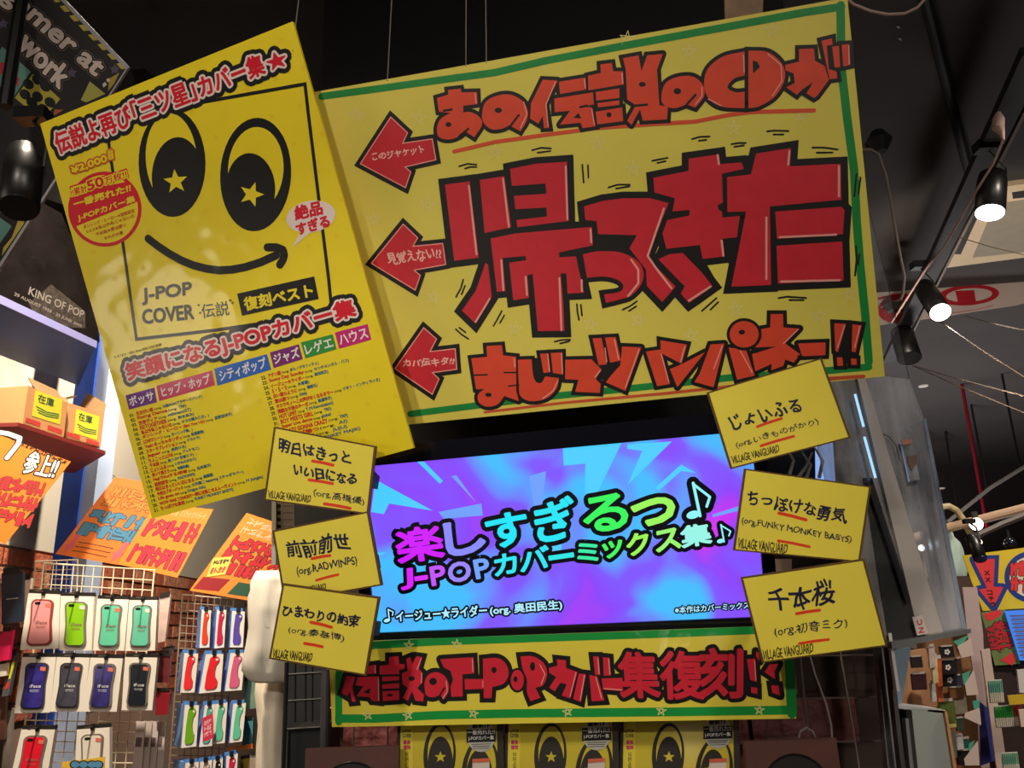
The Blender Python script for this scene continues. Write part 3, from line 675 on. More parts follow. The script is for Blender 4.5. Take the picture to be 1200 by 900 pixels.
card(4, [(872,549),(1021,570),(1008,659),(859,645)], cp(940,606,1.275), cRn, 'yellow song card tilted clockwise, middle of the three right of the screen', [('ちっぽけな勇気', (150,300), (838,442), (165,202), .5), ('(org.FUNKY MONKEY BABYS)', (112,448), (882,590), (118,395), .18)],
     [((378,368),(566,415),24), ((372,562),(590,604),20)], (850,540), 6, ((85,612),(432,655),(92,545)))
card(5, [(868,677),(1013,655),(1040,757),(893,777)], cp(953,717,1.275), cRn, 'yellow song card beside the banner end, lowest of the three on the right', [('千本桜', (258,470), (718,405), (230,310), .55), ('(org.初音ミク)', (285,640), (802,580), (280,562), .15)],
     [((440,475),(602,450),22), ((460,685),(665,656),20)], (860,640), 6, ((205,802),(560,748),(200,735)))

# ------------------------------------------------------------------ lower banner
BN = Sheet([(385, 753), (927, 733), (933, 842), (389, 852)], V3(.07, 1.455, -.1), (-.1, -.985, -.12), 'hand_lettered_banner',
           'long low yellow banner with red letters and green border, under the screen', 'banner')
YB = mat(240, 222, 76, .4, var=.05, scale=8, coat=.5, bump=.35, bscale=9)
RB = mat(222, 40, 60, .45, var=.06, scale=30, coat=.4, bump=.3, bscale=9); GB = mat(24, 156, 66, .45, var=.08, coat=.4, bump=.3, bscale=9)
BN.slab('board', .006, YB)
I = Ink(BN)
I.line([(397,846),(397,792),(400,770),(408,761),(440,756),(512,752),(600,749),(700,745.5),(800,742),(922,737)], 8.5, GB, 0)
I.line([(397,842),(440,842),(512,838),(600,836),(700,835),(800,834),(928,832)], 9.5, GB, 0)
I.line([(922,737),(926,790),(928,836)], 11, GB, 0)
I.build('painted_border', 'green painted border')
I = Ink(BN)
K = lambda *p: T(340, 720, 5, *p)
L = lambda *p: T(600, 730, 6, *p)
M_ = lambda *p: T(760, 730, 6, *p)
def med2(*polys, w=10):
    for p in polys: I.poly(p, RB, 4); I.line(p, w, BLK, 2, closed=True, miter=True)
med2(K((330,360),(382,365),(365,430),(385,510),(365,512),(350,455),(335,480),(302,460)), K((465,300),(505,295),(505,345),(440,352)), K((395,368),(520,362),(525,510),(480,505),(465,485),(390,478),(430,420),(385,415)),
     K((525,300),(580,295),(580,248),(635,245),(640,290),(672,292),(670,320),(640,325),(640,350),(525,352)), K((540,365),(640,362),(640,385),(540,392)), K((540,410),(640,402),(640,432),(540,435)), K((540,450),(640,445),(640,500),(545,508)),
     K((680,260),(705,250),(715,290),(740,245),(775,250),(755,320),(775,340),(775,400),(745,430),(785,470),(780,510),(735,505),(715,450),(690,505),(660,490),(690,430),(660,410),(655,345),(690,330)),
     sm(K(*dd((790,440),(790,390),(815,350),(860,338),(905,360),(930,410),(925,460),(900,500,1),(880,470,1),(840,485),(800,475)))),
     K((880,262),(1075,250),(1080,345),(1010,350),(1012,480),(945,482),(940,425),(955,380),(940,330),(900,310)), K((1022,378),(1135,378),(1138,435),(1025,440)),
     sm(dd((566,772,1),(583,771),(593,778),(596,790),(590,801),(577,805,1),(576,818,1),(567,818,1))), sm(L(*dd((60,235,1),(150,235),(225,285),(247,360),(220,435),(165,455,1),(200,525,1),(130,550,1),(105,480),(105,400),(75,320)))),
     L((260,315),(320,300),(315,255),(380,262),(380,315),(460,345),(410,530),(350,510),(385,430),(340,420),(300,480),(262,455),(310,380),(262,350)),
     L((470,355),(520,360),(485,555),(430,535)), L((545,365),(600,375),(650,545),(560,550)), L((570,235),(610,235),(620,365),(585,365)), L((640,240),(685,245),(695,370),(645,370)), L((630,390),(775,385),(780,480),(640,468)),
     M_((690,255),(750,250),(760,415),(715,400)), M_((720,450),(765,455),(765,500),(722,490)), M_((915,285),(850,292),(815,345),(890,395),(885,340)), M_((862,438),(915,440),(925,510),(870,490)), M_((755,200),(775,210),(780,270),(755,235)))
I.ell(L((38,402))[0], 10.5, 14.5, BLK, 3); I.ell(L((38,402))[0], 7.6, 12, RB, 4); I.ell(L((25,395))[0], 2.4, 3.4, BLK, 6)
for c, rx, ry in ((K((585,472))[0], 3.6, 1.6), (K((713,375))[0], 3.6, 2.8), (K((838,392))[0], 4.4, 4.2), ((579,785), 3, 3.6), (L((145,305))[0], 3, 5)): I.ell(c, rx, ry, BLK, 6)
I.line(K((880,470),(905,430)), 2, BLK, 6); I.poly(K((430,455),(470,430),(465,465)), BLK, 6)
I.text('集', L((770,520))[0], L((1040,520))[0], L((745,210))[0], RB, 4, 1.5, [(6, BLK, 2)])
I.text('復', M_((95,530))[0], M_((395,530))[0], M_((80,205))[0], RB, 4, 1.5, [(6, BLK, 2)])
I.text('刻', M_((360,520))[0], M_((655,520))[0], M_((365,185))[0], RB, 4, 1.7, [(6, BLK, 2)])
for l in (K((498,300),(500,340)), K((518,375),(520,500)), K((768,260),(745,320)), K((772,345),(770,400)), K((915,390),(922,450),(895,490)), K((1068,262),(1072,335)), K((1130,390),(1130,425)), L((195,290),(232,360),(205,430)), L((450,350),(408,515)),
          L((510,370),(480,540)), L((605,250),(612,355)), L((680,255),(688,360)), L((650,460),(770,470)), L((590,385),(630,530)), M_((745,265),(755,400))): I.line(l, 1.1, PNK, 7)
I.build('lettering', 'scarlet letters outlined in black')
I = Ink(BN)
for x, y in ((431,838),(478,838),(479,756),(535,755),(555,836),(665,834),(775,833),(890,832)): I = Ink(BN); I.star((x, y), 6, CHALK, 1, rot=random.uniform(-15, 15), line=.9); I.build('chalk_star')

# ------------------------------------------------------------------ CDs under the banner
film = glass_mat('shrink_wrap', (.97, .97, .95), .02, .5)
labels = ['yellow face-print CD wrapped in film, leftmost of the three under the banner', 'yellow face-print CD wrapped in film, centre of the three under the banner', 'yellow face-print CD wrapped in film, rightmost of the three under the banner']
for k, (x0, x1, y0) in enumerate(((466, 589, 835), (592, 724, 833), (727, 866, 832))):
    h = (x1 - x0)
    s = Sheet([(x0, y0), (x1, y0 - 3), (x1 + 3, y0 + h), (x0 - 3, y0 + h + 3)], at(x0, 850, 1.53 - .01 * k), (-.1, -.995, 0), 'compact_disc', labels[k], 'cd', 'cover CDs on the counter')
    s.slab('jewel_case', .01, mat(60, 55, 50, .3))
    cy_ = mat(206, 186, 50, .5, var=.03, coat=.4)
    s.slab('cover', .0004, cy_, pts=[(x0 + 4, y0 + 1), (x1 - 7, y0 - 1), (x1 - 5, y0 + h - 4), (x0 + 2, y0 + h - 2)], z=.0005)
    s.slab('obi_strip', .0006, mat(222, 202, 60, .5), pts=[(x0 + 4, y0 + 1), (x0 + 18, y0), (x0 + 17, y0 + h - 3), (x0 + 2, y0 + h - 2)], z=.0012)
    I = Ink(s, base=4); dkb = mat(50, 44, 38, .5)
    cx = x0 + 54 * h / 132
    I.ell((cx - 1, 885), 19, 38, dkb, 0, rot=2); I.ell((cx, 882), 15, 31, cy_, 1, rot=2); I.ell((cx, 893), 14.5, 30, dkb, 2); I.star((cx, 887), 7, cy_, 3)
    cx2 = x0 + 104 * h / 132
    I.ell((cx2, 905), 22, 42, dkb, 0, rot=6); I.ell((cx2 + 1, 902), 17, 36, cy_, 1, rot=6); I.ell((cx2 - 1, 914), 16, 36, dkb, 2); I.star((cx2 - 5, 902), 7, cy_, 3)
    I.text('J-POP', (x0 + 6, 859), (x0 + 16, 859), 4, dkb, 4, .1); I.text('COVER', (x0 + 6, 864), (x0 + 16, 864), 4, dkb, 4, .1)
    pk = mat(200, 50, 100, .5); I.text('最高', (x0 + 7, 872), (x0 + 15, 872), 4.5, pk, 4, .2); I.text('復刻', (x0 + 7, 878), (x0 + 15, 878), 4.5, pk, 4, .2)
    for j, ch in enumerate('伝説よ再'): I.text(ch, (x0 + 9, 886 + 5.5 * j), (x0 + 13.5, 886 + 5.5 * j), 4.4, dkb, 4)
    I.build('printed_cover')
    I = Ink(s, base=9); sx = x1 - 25; sy = 862 - 2 * k; st_ = mat(186, 182, 172, .45, coat=.3); b = mat(24, 22, 22, .5)
    I.ell((sx, sy), 17, 19, st_, 0); I.poly([(sx - 17, sy - 7), (sx + 17, sy - 8), (sx + 17, sy + 7), (sx - 17, sy + 8)], b, 1)
    I.text('最新作', (sx - 10, sy - 9), (sx + 10, sy - 10), 7, b, 2, .3); I.text('一番売れた!!', (sx - 16, sy - 1), (sx + 16, sy - 2), 5.5, WHT, 2, .1); I.text('J-POPカバー集', (sx - 15, sy + 6), (sx + 15, sy + 5), 5, WHT, 2, .1)
    for j in range(3): I.line([(sx - 11 + j, sy + 10 + 2.4 * j), (sx + 11 - j, sy + 9.5 + 2.4 * j)], .7, b, 2)
    I.build('round_sticker', 'grey round sticker with a black band of white print')
    s.slab('price_label', .0003, mat(210, 196, 180, .6), pts=[(sx - 10, 893), (sx + 10, 892), (sx + 10, 915), (sx - 10, 915)], z=.0036)
    s.slab('price_label_band', .0003, mat(214, 100, 70, .6), pts=[(sx - 10, 889), (sx + 10, 888), (sx + 10, 893), (sx - 10, 894)], z=.0036)
# shelf carrying CDs and speakers (below the frame)
zsh = at(660, 975, 1.52).z
o = MB().box((-.42, 1.42, zsh - .02), (.78, 1.86, zsh), mat(60, 50, 44, .6)).build('counter_shelf'); tag(o, 'dark counter shelf carrying the CDs and the two speakers', 'shelf')

# speakers
def speaker(px0, px1, py, Y, label, depth=.16):
    a = at(px0, py, Y); b = at(px1, py - (px1 - px0) * .03, Y); w = (b - a).length; ex = Vector((b.x - a.x, b.y - a.y, 0)).normalized(); ey = Vector((-ex.y, ex.x, 0))
    yaw = Matrix((ex, ey, Vector((0, 0, 1)))).transposed().to_4x4(); yaw.translation = Vector(((a.x + b.x) / 2, (a.y + b.y) / 2, zsh))
    r = empty('speaker', yaw, label, 'speaker', 'wooden speakers below the banner'); h = a.z - zsh
    wm = mat(84, 52, 44, .55, var=.15, scale=20)
    MB().box((-w/2, 0, 0), (w/2, .014, h), wm).build('front_baffle', r)
    MB().box((-w/2 + .002, .0142, 0), (w/2 - .002, depth, h - .03), wm).build('cabinet', r)
    m = MB(); n = 28; rr = w * .36; c = Vector((0, -.0006, h - w * .5))
    ring = [c + Vector((rr * math.cos(2*math.pi*k/n), 0, rr * math.sin(2*math.pi*k/n))) for k in range(n)]
    m.prism(ring, (0, -.004, 0), mat(34, 32, 30, .5)); m.build('speaker_grille', r)
    m = MB(); m.tube([c + Vector((rr * math.cos(2*math.pi*k/n), -.004, rr * math.sin(2*math.pi*k/n))) for k in range(n + 1)], .0018, mat(20, 18, 18, .4), 6, False); m.build('grille_rim', r)
    return r
speaker(358, 467, 878, 1.49, 'brown wooden speaker left of the CDs, in front of the dark rack')
speaker(872, 980, 869, 1.44, 'brown wooden speaker right of the CDs with a cable loop behind')
o = MB().tube([at(935, 868, 1.62), at(938, 857, 1.62), at(945, 853, 1.62), at(952, 857, 1.62), at(957, 868, 1.62), at(959, 900, 1.62), at(955, 960, 1.62)], .002, mat(150, 140, 135, .4), 6).build('cable_loop'); tag(o, 'small grey cable loop standing up behind the right speaker', 'cable')
o = MB().tube([at(944, 750, 1.72), at(955, 790, 1.72), at(968, 825, 1.72), at(974, 850, 1.72), at(976, 880, 1.72), at(976, 950, 1.72)], .002, mat(150, 138, 135, .4), 6).build('speaker_cable'); tag(o, 'thin grey cable hanging down in front of the dark bricks', 'cable')

# wire grid on the pillar
gm = mat(120, 104, 100, .4, metal=.6); gp = Vector((-.12, -.99, 0)).normalized(); go = at(980, 820, 1.76)
g = lambda x, y: hit(x, y, go, gp)
r = empty('wire_grid', g(980, 900), 'grey wire grid on the dark brick pillar right of the banner', 'grid')
mb = MB(r.matrix_world.copy())
mb = MB(Matrix.Translation(r.location))
for x0, y0, x1, y1 in ((938,770,951,900), (984,760,1008,905), (894,770,902,900), (852,770,856,900)): mb.tube([g(x0, y0), g(x1, y1)], .0022, gm, 6)
mb.build('vertical_wire', r)
mb = MB(Matrix.Translation(r.location))
for x0, y0, x1, y1 in ((850,771,1030,767), (850,822,1040,816), (850,872,1046,868)): mb.tube([g(x0, y0), g(x1, y1)], .0018, gm, 6)
mb.build('horizontal_wire', r)
r = empty('wire_grid', g(430, 900), 'grey wire grid on the brick above the left speaker', 'grid')
mb = MB(Matrix.Translation(r.location))
for x in (414, 454, 494, 534): mb.tube([g(x, 780), g(x + .5, 905)], .0022, gm, 6)
mb.build('vertical_wire', r)
mb = MB(Matrix.Translation(r.location)); mb.tube([g(384, 830), g(560, 826)], .0018, gm, 6); mb.tube([g(384, 900), g(560, 897)], .0018, gm, 6); mb.build('horizontal_wire', r)
# metal posts right of the pillar
pm = mat(120, 118, 120, .35, metal=.7)
def slat(name, label, cat, p0, p1, w, Y, m, d=.02, group=None):
    a, b = at(*p0, Y), at(*p1, Y); ex = Vector((w / 2, 0, 0)); o = MB().prism([a - ex, a + ex, b + ex, b - ex], (0, d, 0), m).build(name); return tag(o, label, cat, group)
slat('metal_post', 'upright grey steel post at the right edge of the brick pillar', 'post', (1033, 745), (1050, 930), .022, 1.66, pm)
slat('metal_post', 'slim dark steel upright just right of the brick pillar', 'post', (1041, 745), (1062, 930), .008, 1.62, mat(70, 66, 66, .4, metal=.6))
slat('price_strip', 'thin white strip with black holes on the post below the acrylic case', 'strip', (1043, 742), (1053, 810), .006, 1.6, mat(200, 195, 190, .5), .002)

# ------------------------------------------------------------------ dark rack left of banner
r = empty('black_wire_rack', at(360, 930, 1.8), 'black wire rack standing between the white bags and the banner', 'rack')
bk = mat(22, 20, 20, .5); ro = Matrix.Translation(r.location)
for a, b, rd in (((336, 776), (331, 930), .0042), ((378, 785), (378, 930), .003)):
    MB(ro).tube([at(*a, 1.62), at(*b, 1.62)], rd, bk).build('upright', r)
mb = MB(ro)
for y in (790, 821, 854): mb.tube([at(334, y + 1, 1.63), at(380, y - 2, 1.63)], .0022, bk, 6)
for x in (346, 358, 366): mb.tube([at(x, 775, 1.64), at(x, 846, 1.64)], .0022, bk, 6)
mb.build('wire_mesh', r)
MB(ro).prism([at(338, 855, 1.64), at(378, 852, 1.64), at(379, 935, 1.64), at(335, 935, 1.64)], (0, .15, 0), mat(16, 16, 16, .6)).build('lower_panel', r)
MB(ro).prism([at(338, 770, 1.84), at(380, 768, 1.84), at(380, 935, 1.84), at(335, 935, 1.84)], (0, .02, 0), mat(44, 42, 44, .5, var=.3)).build('back_panel', r)
o = MB().tube([at(382, 785, 1.6), at(380, 930, 1.6)], .009, mat(92, 90, 92, .35, metal=.5), 12).build('grey_pole'); tag(o, 'slim grey metal pole left of the yellow banner', 'pole')
s = Sheet([(321, 588), (345, 588), (345, 662), (321, 662)], at(335, 620, 1.7), (0, -1, 0), 'index_panel', 'beige index strip with small black squares behind the upper left card', 'panel')
s.slab('backing', .004, mat(170, 158, 140, .6)); s.slab('white_edge', .006, mat(235, 235, 225, .5), pts=[(319,585),(324,585),(324,662),(319,662)], z=.004)
I = Ink(s); 
for k in range(9): I.poly([(325, 591 + 8*k), (329, 591 + 8*k), (329, 595 + 8*k), (325, 595 + 8*k)], BLK, 1); I.line([(331, 593 + 8*k), (343, 593 + 8*k)], .7, BLK, 1)
I.build('index_marks')

# ------------------------------------------------------------------ white bags
def soft(name, label, cat, outline, Y, bulge, m, group=None, seed=0, sub=12, fold=.004):
    """closed pillow shape inside an outline (list of (left x, right x, y) rows)"""
    rnd = random.Random(seed); vs = []; n = sub; rows = outline
    front = []; back = []
    for j, (xl, xr, y) in enumerate(rows):
        v = j / (len(rows) - 1)
        for i in range(n + 1):
            u = i / n; e_ = math.sin(math.pi * u) ** .6 * (math.sin(math.pi * min(1, max(0, v * .92 + .04))) ** .4)
            w = fold * (math.sin(u * 17 + seed + v * 4) + math.sin(v * 23 + u * 6)) * e_
            p = at(xl + (xr - xl) * u, y, Y); front.append(p + Vector((0, -bulge * e_ + w, 0))); back.append(p + Vector((0, bulge * e_ * .6 + .002, 0)))
    R = len(rows); N = R * (n + 1); fs = []
    for j in range(R - 1):
        for i in range(n):
            a = j * (n + 1) + i; fs.append((a, a + n + 1, a + n + 2, a + 1)); fs.append((a + N, a + 1 + N, a + n + 2 + N, a + n + 1 + N))
    for i in range(n): fs.append((i, i + 1, i + 1 + N, i + N)); a = (R - 1) * (n + 1) + i; fs.append((a, a + N, a + 1 + N, a + 1))
    for j in range(R - 1): a = j * (n + 1); fs.append((a, a + N, a + n + 1 + N, a + n + 1)); a += n; fs.append((a, a + n + 1, a + n + 1 + N, a + N))
    o = MB().add(front + back, fs, m).build(name, smooth=True); return tag(o, label, cat, group)
bagm = mat(245, 236, 220, .45, var=.03)
soft('white_bag', 'upper crumpled white paper bag hanging left of the song cards', 'bag', [(300,350,669),(293,351,682),(293,351,692),(290,352,700),(290,352,718),(291,352,735),(288,352,755),(284,352,772),(283,350,786),(290,344,796),(298,338,800)], 2.05, .045, bagm, seed=3)
soft('white_bag', 'lower crumpled white paper bag hanging left of the black rack', 'bag', [(318,345,781),(307,345,788),(300,342,797),(298,340,812),(300,338,830),(302,337,850),(300,336,875),(299,336,905),(299,336,945)], 2.14, .04, mat(236, 222, 198, .5, var=.06), seed=9)

# ------------------------------------------------------------------ left: shelf, boxes, shirt pack, notices
blue = mat(34, 74, 170, .5, var=.06); 
YB_ = 2.45
# blue post against the wall
a0, a1, b0, b1 = at(94, 405, 3.05), at(128, 405, 3.05), at(66, 705, 2.75), at(101, 705, 2.75)
o = MB().box((a0.x, 3.05, 0), (a0.x + .075, 3.2, CEIL - .16), blue).build('blue_post'); tag(o, 'tall blue painted upright between the boxes and the notices', 'post')
o = MB().box((a0.x + .0755, 3.06, 0), (a0.x + .125, 3.18, CEIL - .16), mat(170, 186, 214, .6)).build('pale_post'); tag(o, 'pale blue white upright just right of the blue post', 'post')
# upper blue board: front edge + underside
q = [at(-60, 322, 2.2), at(112, 407, 2.6)]
zz = q[1].z
def atzp(px, py): return atz(px, py, zz)
pts = [atzp(-80, 318), atzp(112, 407), atzp(92, 452), atzp(-80, 385)]
r = empty('blue_shelf', (pts[0] + pts[2]) / 2, 'deep blue shelf board above the cardboard boxes', 'shelf')
ro = Matrix.Translation(r.location)
MB(ro).prism(pts, (0, 0, .02), mat(48, 76, 140, .5, var=.1)).build('board', r)
d = pts[1] - pts[0]; nn = Vector((d.y, -d.x, 0)).normalized() * .004
MB(ro).prism([pts[0] + nn + Vector((0,0,-.003)), pts[1] + nn + Vector((0,0,-.003)), pts[1] + nn + Vector((0,0,.022)), pts[0] + nn + Vector((0,0,.022))], -nn, mat(150, 150, 205, .4)).build('edge_strip', r)
# shirt pack on the shelf
u = (pts[1] - pts[0]).normalized(); base = pts[1] + u * .01; Lh = (pts[1] - pts[0]).length
nrm = Vector((u.y, -u.x, 0)).normalized() * 1.0 + Vector((0, 0, -.15))
s = Sheet([(-40, 262), (62, 268), (117, 406), (-40, 330)], pts[1] + Vector((0, 0, .03)), nrm, 'shirt_pack', 'black shirt in clear plastic with pale silver lettering, on the blue shelf', 'shirt')
sk = mat(30, 25, 24, .3, var=.5, scale=9, coat=.7, bump=.9, bscale=10)
s.slab('folded_shirt', .05, sk, pts=[(-40,222),(40,232),(72,250),(105,330),(117,400),(112,406),(-40,334)])
I = Ink(s); sl = mat(150, 142, 134, .5)
I.poly(T(0,300,3,(100,165),(180,100),(300,195),(300,255),(230,250),(120,205)), mat(74, 66, 60, .5, var=.5, scale=60), 0)
I.text('KING OF POP', (33, 345), (97, 373), 8, sl, 1, .15); I.text('29 AUGUST 1958 - 25 JUNE 2009', (16, 347), (95, 385), 4, sl, 1, .1)
I.build('silver_print')
s = None
pl = MB(); pl.prism([at(-15, 238, 2.62), at(30, 225, 2.62), at(75, 240, 2.62), at(100, 330, 2.62), at(98, 380, 2.62), at(-15, 330, 2.62)], (0, .1, .0), mat(28, 24, 24, .25, coat=.8, bump=.8, bscale=12)); o = pl.build('black_bundle'); tag(o, 'glossy black plastic-wrapped bundle behind the silver lettered shirt', 'bundle')
# small boxes
C3 = lambda *p: T(0, 430, 6, *p)
def carton(label, left, corner_top, corner_bot, right_top, right_bot, left_top, left_bot, Yc, Yr, Yl, lab, flaps, txt):
    ct = at(*corner_top, Yc); cb = at(*corner_bot, Yc); rt_ = at(*right_top, Yr); rb = at(*right_bot, Yr); lt = at(*left_top, Yl); lb = at(*left_bot, Yl)
    H_ = ct.z - cb.z
    r = empty('cardboard_box', Vector((cb.x, cb.y, cb.z)), label, 'box', 'cardboard boxes on the left shelf'); ro = Matrix.Translation(r.location)
    kb = mat(206, 150, 98, .75, var=.08, scale=8)
    A_ = Vector((ct.x, ct.y, cb.z)); B_ = Vector((rt_.x, rt_.y, cb.z)); D_ = Vector((lt.x, lt.y, cb.z)); C_ = B_ + D_ - A_
    up = Vector((0, 0, H_)); th = .004
    mb = MB(ro)
    for a, b in ((A_, B_), (B_, C_), (C_, D_), (D_, A_)):
        e_ = (b - a).normalized(); nn = Vector((e_.y, -e_.x, 0)) * th
        mb.prism([a, b, b + up, a + up], -nn if False else nn * -1, kb)
    mb.prism([A_, B_, C_, D_], (0, 0, .004), kb); mb.build('carton', r)
    mb = MB(ro)
    for q in flaps: 
        pts = [A_ + up + (B_ - A_) * q[0][0] + (D_ - A_) * q[0][1] + Vector((0, 0, q[0][2])), A_ + up + (B_ - A_) * q[1][0] + (D_ - A_) * q[1][1] + Vector((0, 0, q[1][2])),
               A_ + up + (B_ - A_) * q[2][0] + (D_ - A_) * q[2][1] + Vector((0, 0, q[2][2])), A_ + up + (B_ - A_) * q[3][0] + (D_ - A_) * q[3][1] + Vector((0, 0, q[3][2]))]
        mb.prism(pts, (0, 0, .004), mat(160, 124, 84, .8))
    mb.build('flap', r)
    e_ = (B_ - A_).normalized(); n_ = Vector((e_.y, -e_.x, 0))
    S = Sheet([corner_top, right_top, right_bot, corner_bot], A_, n_, par=r)
    S.M = Matrix((e_, Vector((0, 0, 1)), n_)).transposed().to_4x4(); S.M.translation = A_; S.Mi = S.M.inverted()
    holder = lambda o: (setattr(o, 'matrix_local', ro.inverted() @ S.M), o)[1]
    holder(S.slab('yellow_label', .0004, mat(226, 216, 60, .6), pts=lab, z=.001))
    I = Ink(S, base=5); I.text(txt, S.uv(.12, .42, lab), S.uv(.7, .42, lab), S.uv(.12, .1, lab), mat(60, 90, 60, .6), 1, .15)
    for k in range(3): I.line([S.uv(.1 + .05 * k, .6 + .1 * k, lab), S.uv(.5, .68 + .08 * k, lab), S.uv(.92, .62 + .08 * k, lab)], .8, mat(50, 110, 70, .6), 1)
    holder(I.build('label_writing'))
    I = Ink(S, base=3); rp = mat(206, 70, 60, .7)
    q = [corner_top, right_top, right_bot, corner_bot]
    I.poly([S.uv(.06, .8, q), S.uv(.42, .8, q), S.uv(.42, .92, q), S.uv(.06, .92, q)], rp, 0); holder(I.build('red_print')); I = Ink(S, base=3); I.poly([S.uv(.6, .8, q), S.uv(.95, .8, q), S.uv(.95, .92, q), S.uv(.6, .92, q)], rp, 0)
    holder(I.build('red_print'))
    return A_, B_, C_, D_, H_
ca = carton('left cardboard box with a yellow stock label, open flaps', None, (33,452), (26,497), (80,471), (74,513), (-40,462), (-40,508), 2.3, 2.5, 2.32, C3((248,162),(438,230),(420,405),(225,345)), [((.25,.05,0),(.98,.05,0),(1.15,.35,.055),(.5,.4,.06)), ((1,0,0),(1,1,0),(1.2,.9,.05),(1.2,.2,.03))], '在庫')
cb_ = carton('right cardboard box with a yellow stock label, beside the blue post', None, (81,472), (75,513), (122,488), (117,527), (45,474), (40,516), 2.54, 2.7, 2.56, C3((535,295),(700,350),(680,515),(520,465)), [((0,.6,0),(0,1,0),(.9,1.1,.07),(.9,.9,.07)), ((1,0,0),(1,1,0),(1.1,.8,.09),(1.1,.1,.04))], '在庫')
# added board, the red-tinted shade under the boxes put into its colour
A_, B_, C_, D_ = ca[:4]; e_ = (cb_[1] - A_); e_.z = 0; zz = min(A_.z, cb_[0].z) 
o = MB().prism([Vector((A_.x - .5, A_.y - .05, zz)), Vector((A_.x, A_.y - .02, zz)), Vector((cb_[1].x + .02, cb_[1].y, zz)), Vector((cb_[1].x - .25, cb_[1].y + .3, zz)), Vector((A_.x - .5, A_.y + .5, zz))], (0, 0, -.012), mat(130, 44, 40, .6)).build('red_shade_board'); tag(o, 'dull red board coloured as the shaded undersides of the two cardboard boxes', 'shelf')

# scribble lettering (unreadable brush writing)
def scribble(I, q, rows, cols, m, ol, seed, w=2.2, ly=2):
    rnd = random.Random(seed)
    for r_ in range(rows):
        for c_ in range(cols):
            u0, v0 = (c_ + .1) / cols, (r_ + .12) / rows; du, dv = .8 / cols, .76 / rows
            for k in range(4):
                if rnd.random() < .5: p = [(u0, v0 + dv * rnd.random()), (u0 + du, v0 + dv * rnd.random() * .9)]
                else: x = u0 + du * rnd.random(); p = [(x, v0), (x + du * .2 * (rnd.random() - .5), v0 + dv)]
                P = [I.sh.uv(a, b, q) for a, b in p]
                I.line(P, w, m, ly + 1)
                if ol: I.line(P, w + 1.6, ol, ly)
org = mat(246, 136, 42, .6, var=.06, scale=10)
popn = Vector((.25, -1, .05))
def sub(s, u0, v0, u1, v1): return [s.uv(u0, v0), s.uv(u1, v0), s.uv(u1, v1), s.uv(u0, v1)]
n1 = Sheet([(-18, 503), (83, 541), (6, 638), (-95, 592)], at(40, 560, 2.27), popn, 'orange_notice', 'orange hand-lettered notice hanging under the cardboard boxes, leftmost', 'notice', 'orange hand-lettered notices on the left wall')
n1.slab('sheet', .002, org); I = Ink(n1)
I.text('参上!!', T(0,430,6,(150,740))[0], T(0,430,6,(370,790))[0], T(0,430,6,(215,590))[0], WHT, 4, .7, [(2.2, BLK, 3)])
I.line(T(0,430,6,(-60,450),(60,470),(140,500),(130,540),(50,640)), 6, WHT, 4); I.line(T(0,430,6,(-60,450),(60,470),(140,500),(130,540),(50,640)), 8.4, BLK, 3)
scribble(I, [(15,512),(80,540),(76,545),(12,518)], 1, 12, BLK, None, 4, .8)
scribble(I, T(0,540,6,(-80,80),(330,150),(200,480),(-200,400)), 3, 7, mat(226, 48, 60, .6), mat(90, 60, 30, .6), 5, 2.2)
I.build('brush_lettering', 'white, black and red brush lettering')
n2 = Sheet([(135, 559), (208, 571), (139, 662), (65, 649)], at(130, 610, 2.86), popn, 'orange_notice', 'orange notice with blue block lettering and pink arrows, above the cream wire grid', 'notice', 'orange hand-lettered notices on the left wall')
n2.slab('sheet', .002, mat(232, 120, 44, .6, var=.06)); I = Ink(n2)
scribble(I, sub(n2, .1, .1, .95, .36), 2, 6, mat(216, 130, 50, .6), mat(120, 70, 30, .6), 6, 2); scribble(I, sub(n2, .06, .4, .96, .74), 2, 5, mat(74, 130, 160, .6), mat(30, 60, 80, .6), 7, 3.4)
for k in range(3): I.line([n2.uv(.2, .82 + .055*k), n2.uv(.4, .815 + .055*k), n2.uv(.75, .825 + .055*k)], 1, mat(80, 40, 20, .6), 1)
for u in (.02, .78): I.poly([n2.uv(u + .07, .72), n2.uv(u + .14, .72), n2.uv(u + .13, .86), n2.uv(u + .18, .86), n2.uv(u + .08, .98), n2.uv(u + .02, .86), n2.uv(u + .06, .86)], mat(216, 96, 110, .6), 3)
I.build('brush_lettering', 'blue and ochre block lettering with pink arrows')
n3 = Sheet([(182, 590), (250, 597), (208, 677), (138, 661)], at(200, 640, 2.88), popn, 'orange_notice', 'orange notice with two rows of red lettering, below the poster corner', 'notice', 'orange hand-lettered notices on the left wall')
n3.slab('sheet', .002, org); I = Ink(n3)
scribble(I, sub(n3, .08, .2, .95, .54), 1, 5, mat(220, 46, 66, .6), mat(90, 20, 30, .6), 8, 2.4); scribble(I, sub(n3, .1, .62, .95, .95), 1, 7, mat(220, 46, 66, .6), mat(90, 20, 30, .6), 9, 2.4); scribble(I, sub(n3, .35, .05, .95, .17), 1, 8, mat(235, 170, 110, .6), None, 10, .8)
I.build('brush_lettering', 'red block lettering')
n4 = Sheet([(289, 601), (352, 622), (305, 706), (222, 692)], at(280, 650, 2.92), popn, 'orange_notice', 'orange notice crowded with red lettering, behind the white bag', 'notice', 'orange hand-lettered notices on the left wall')
n4.slab('sheet', .002, org); I = Ink(n4)
scribble(I, sub(n4, .1, .26, .98, .74), 3, 6, mat(200, 30, 44, .6), mat(80, 16, 22, .6), 11, 2.6); scribble(I, sub(n4, .1, .03, .9, .24), 2, 6, mat(236, 190, 150, .6), None, 12, 1)
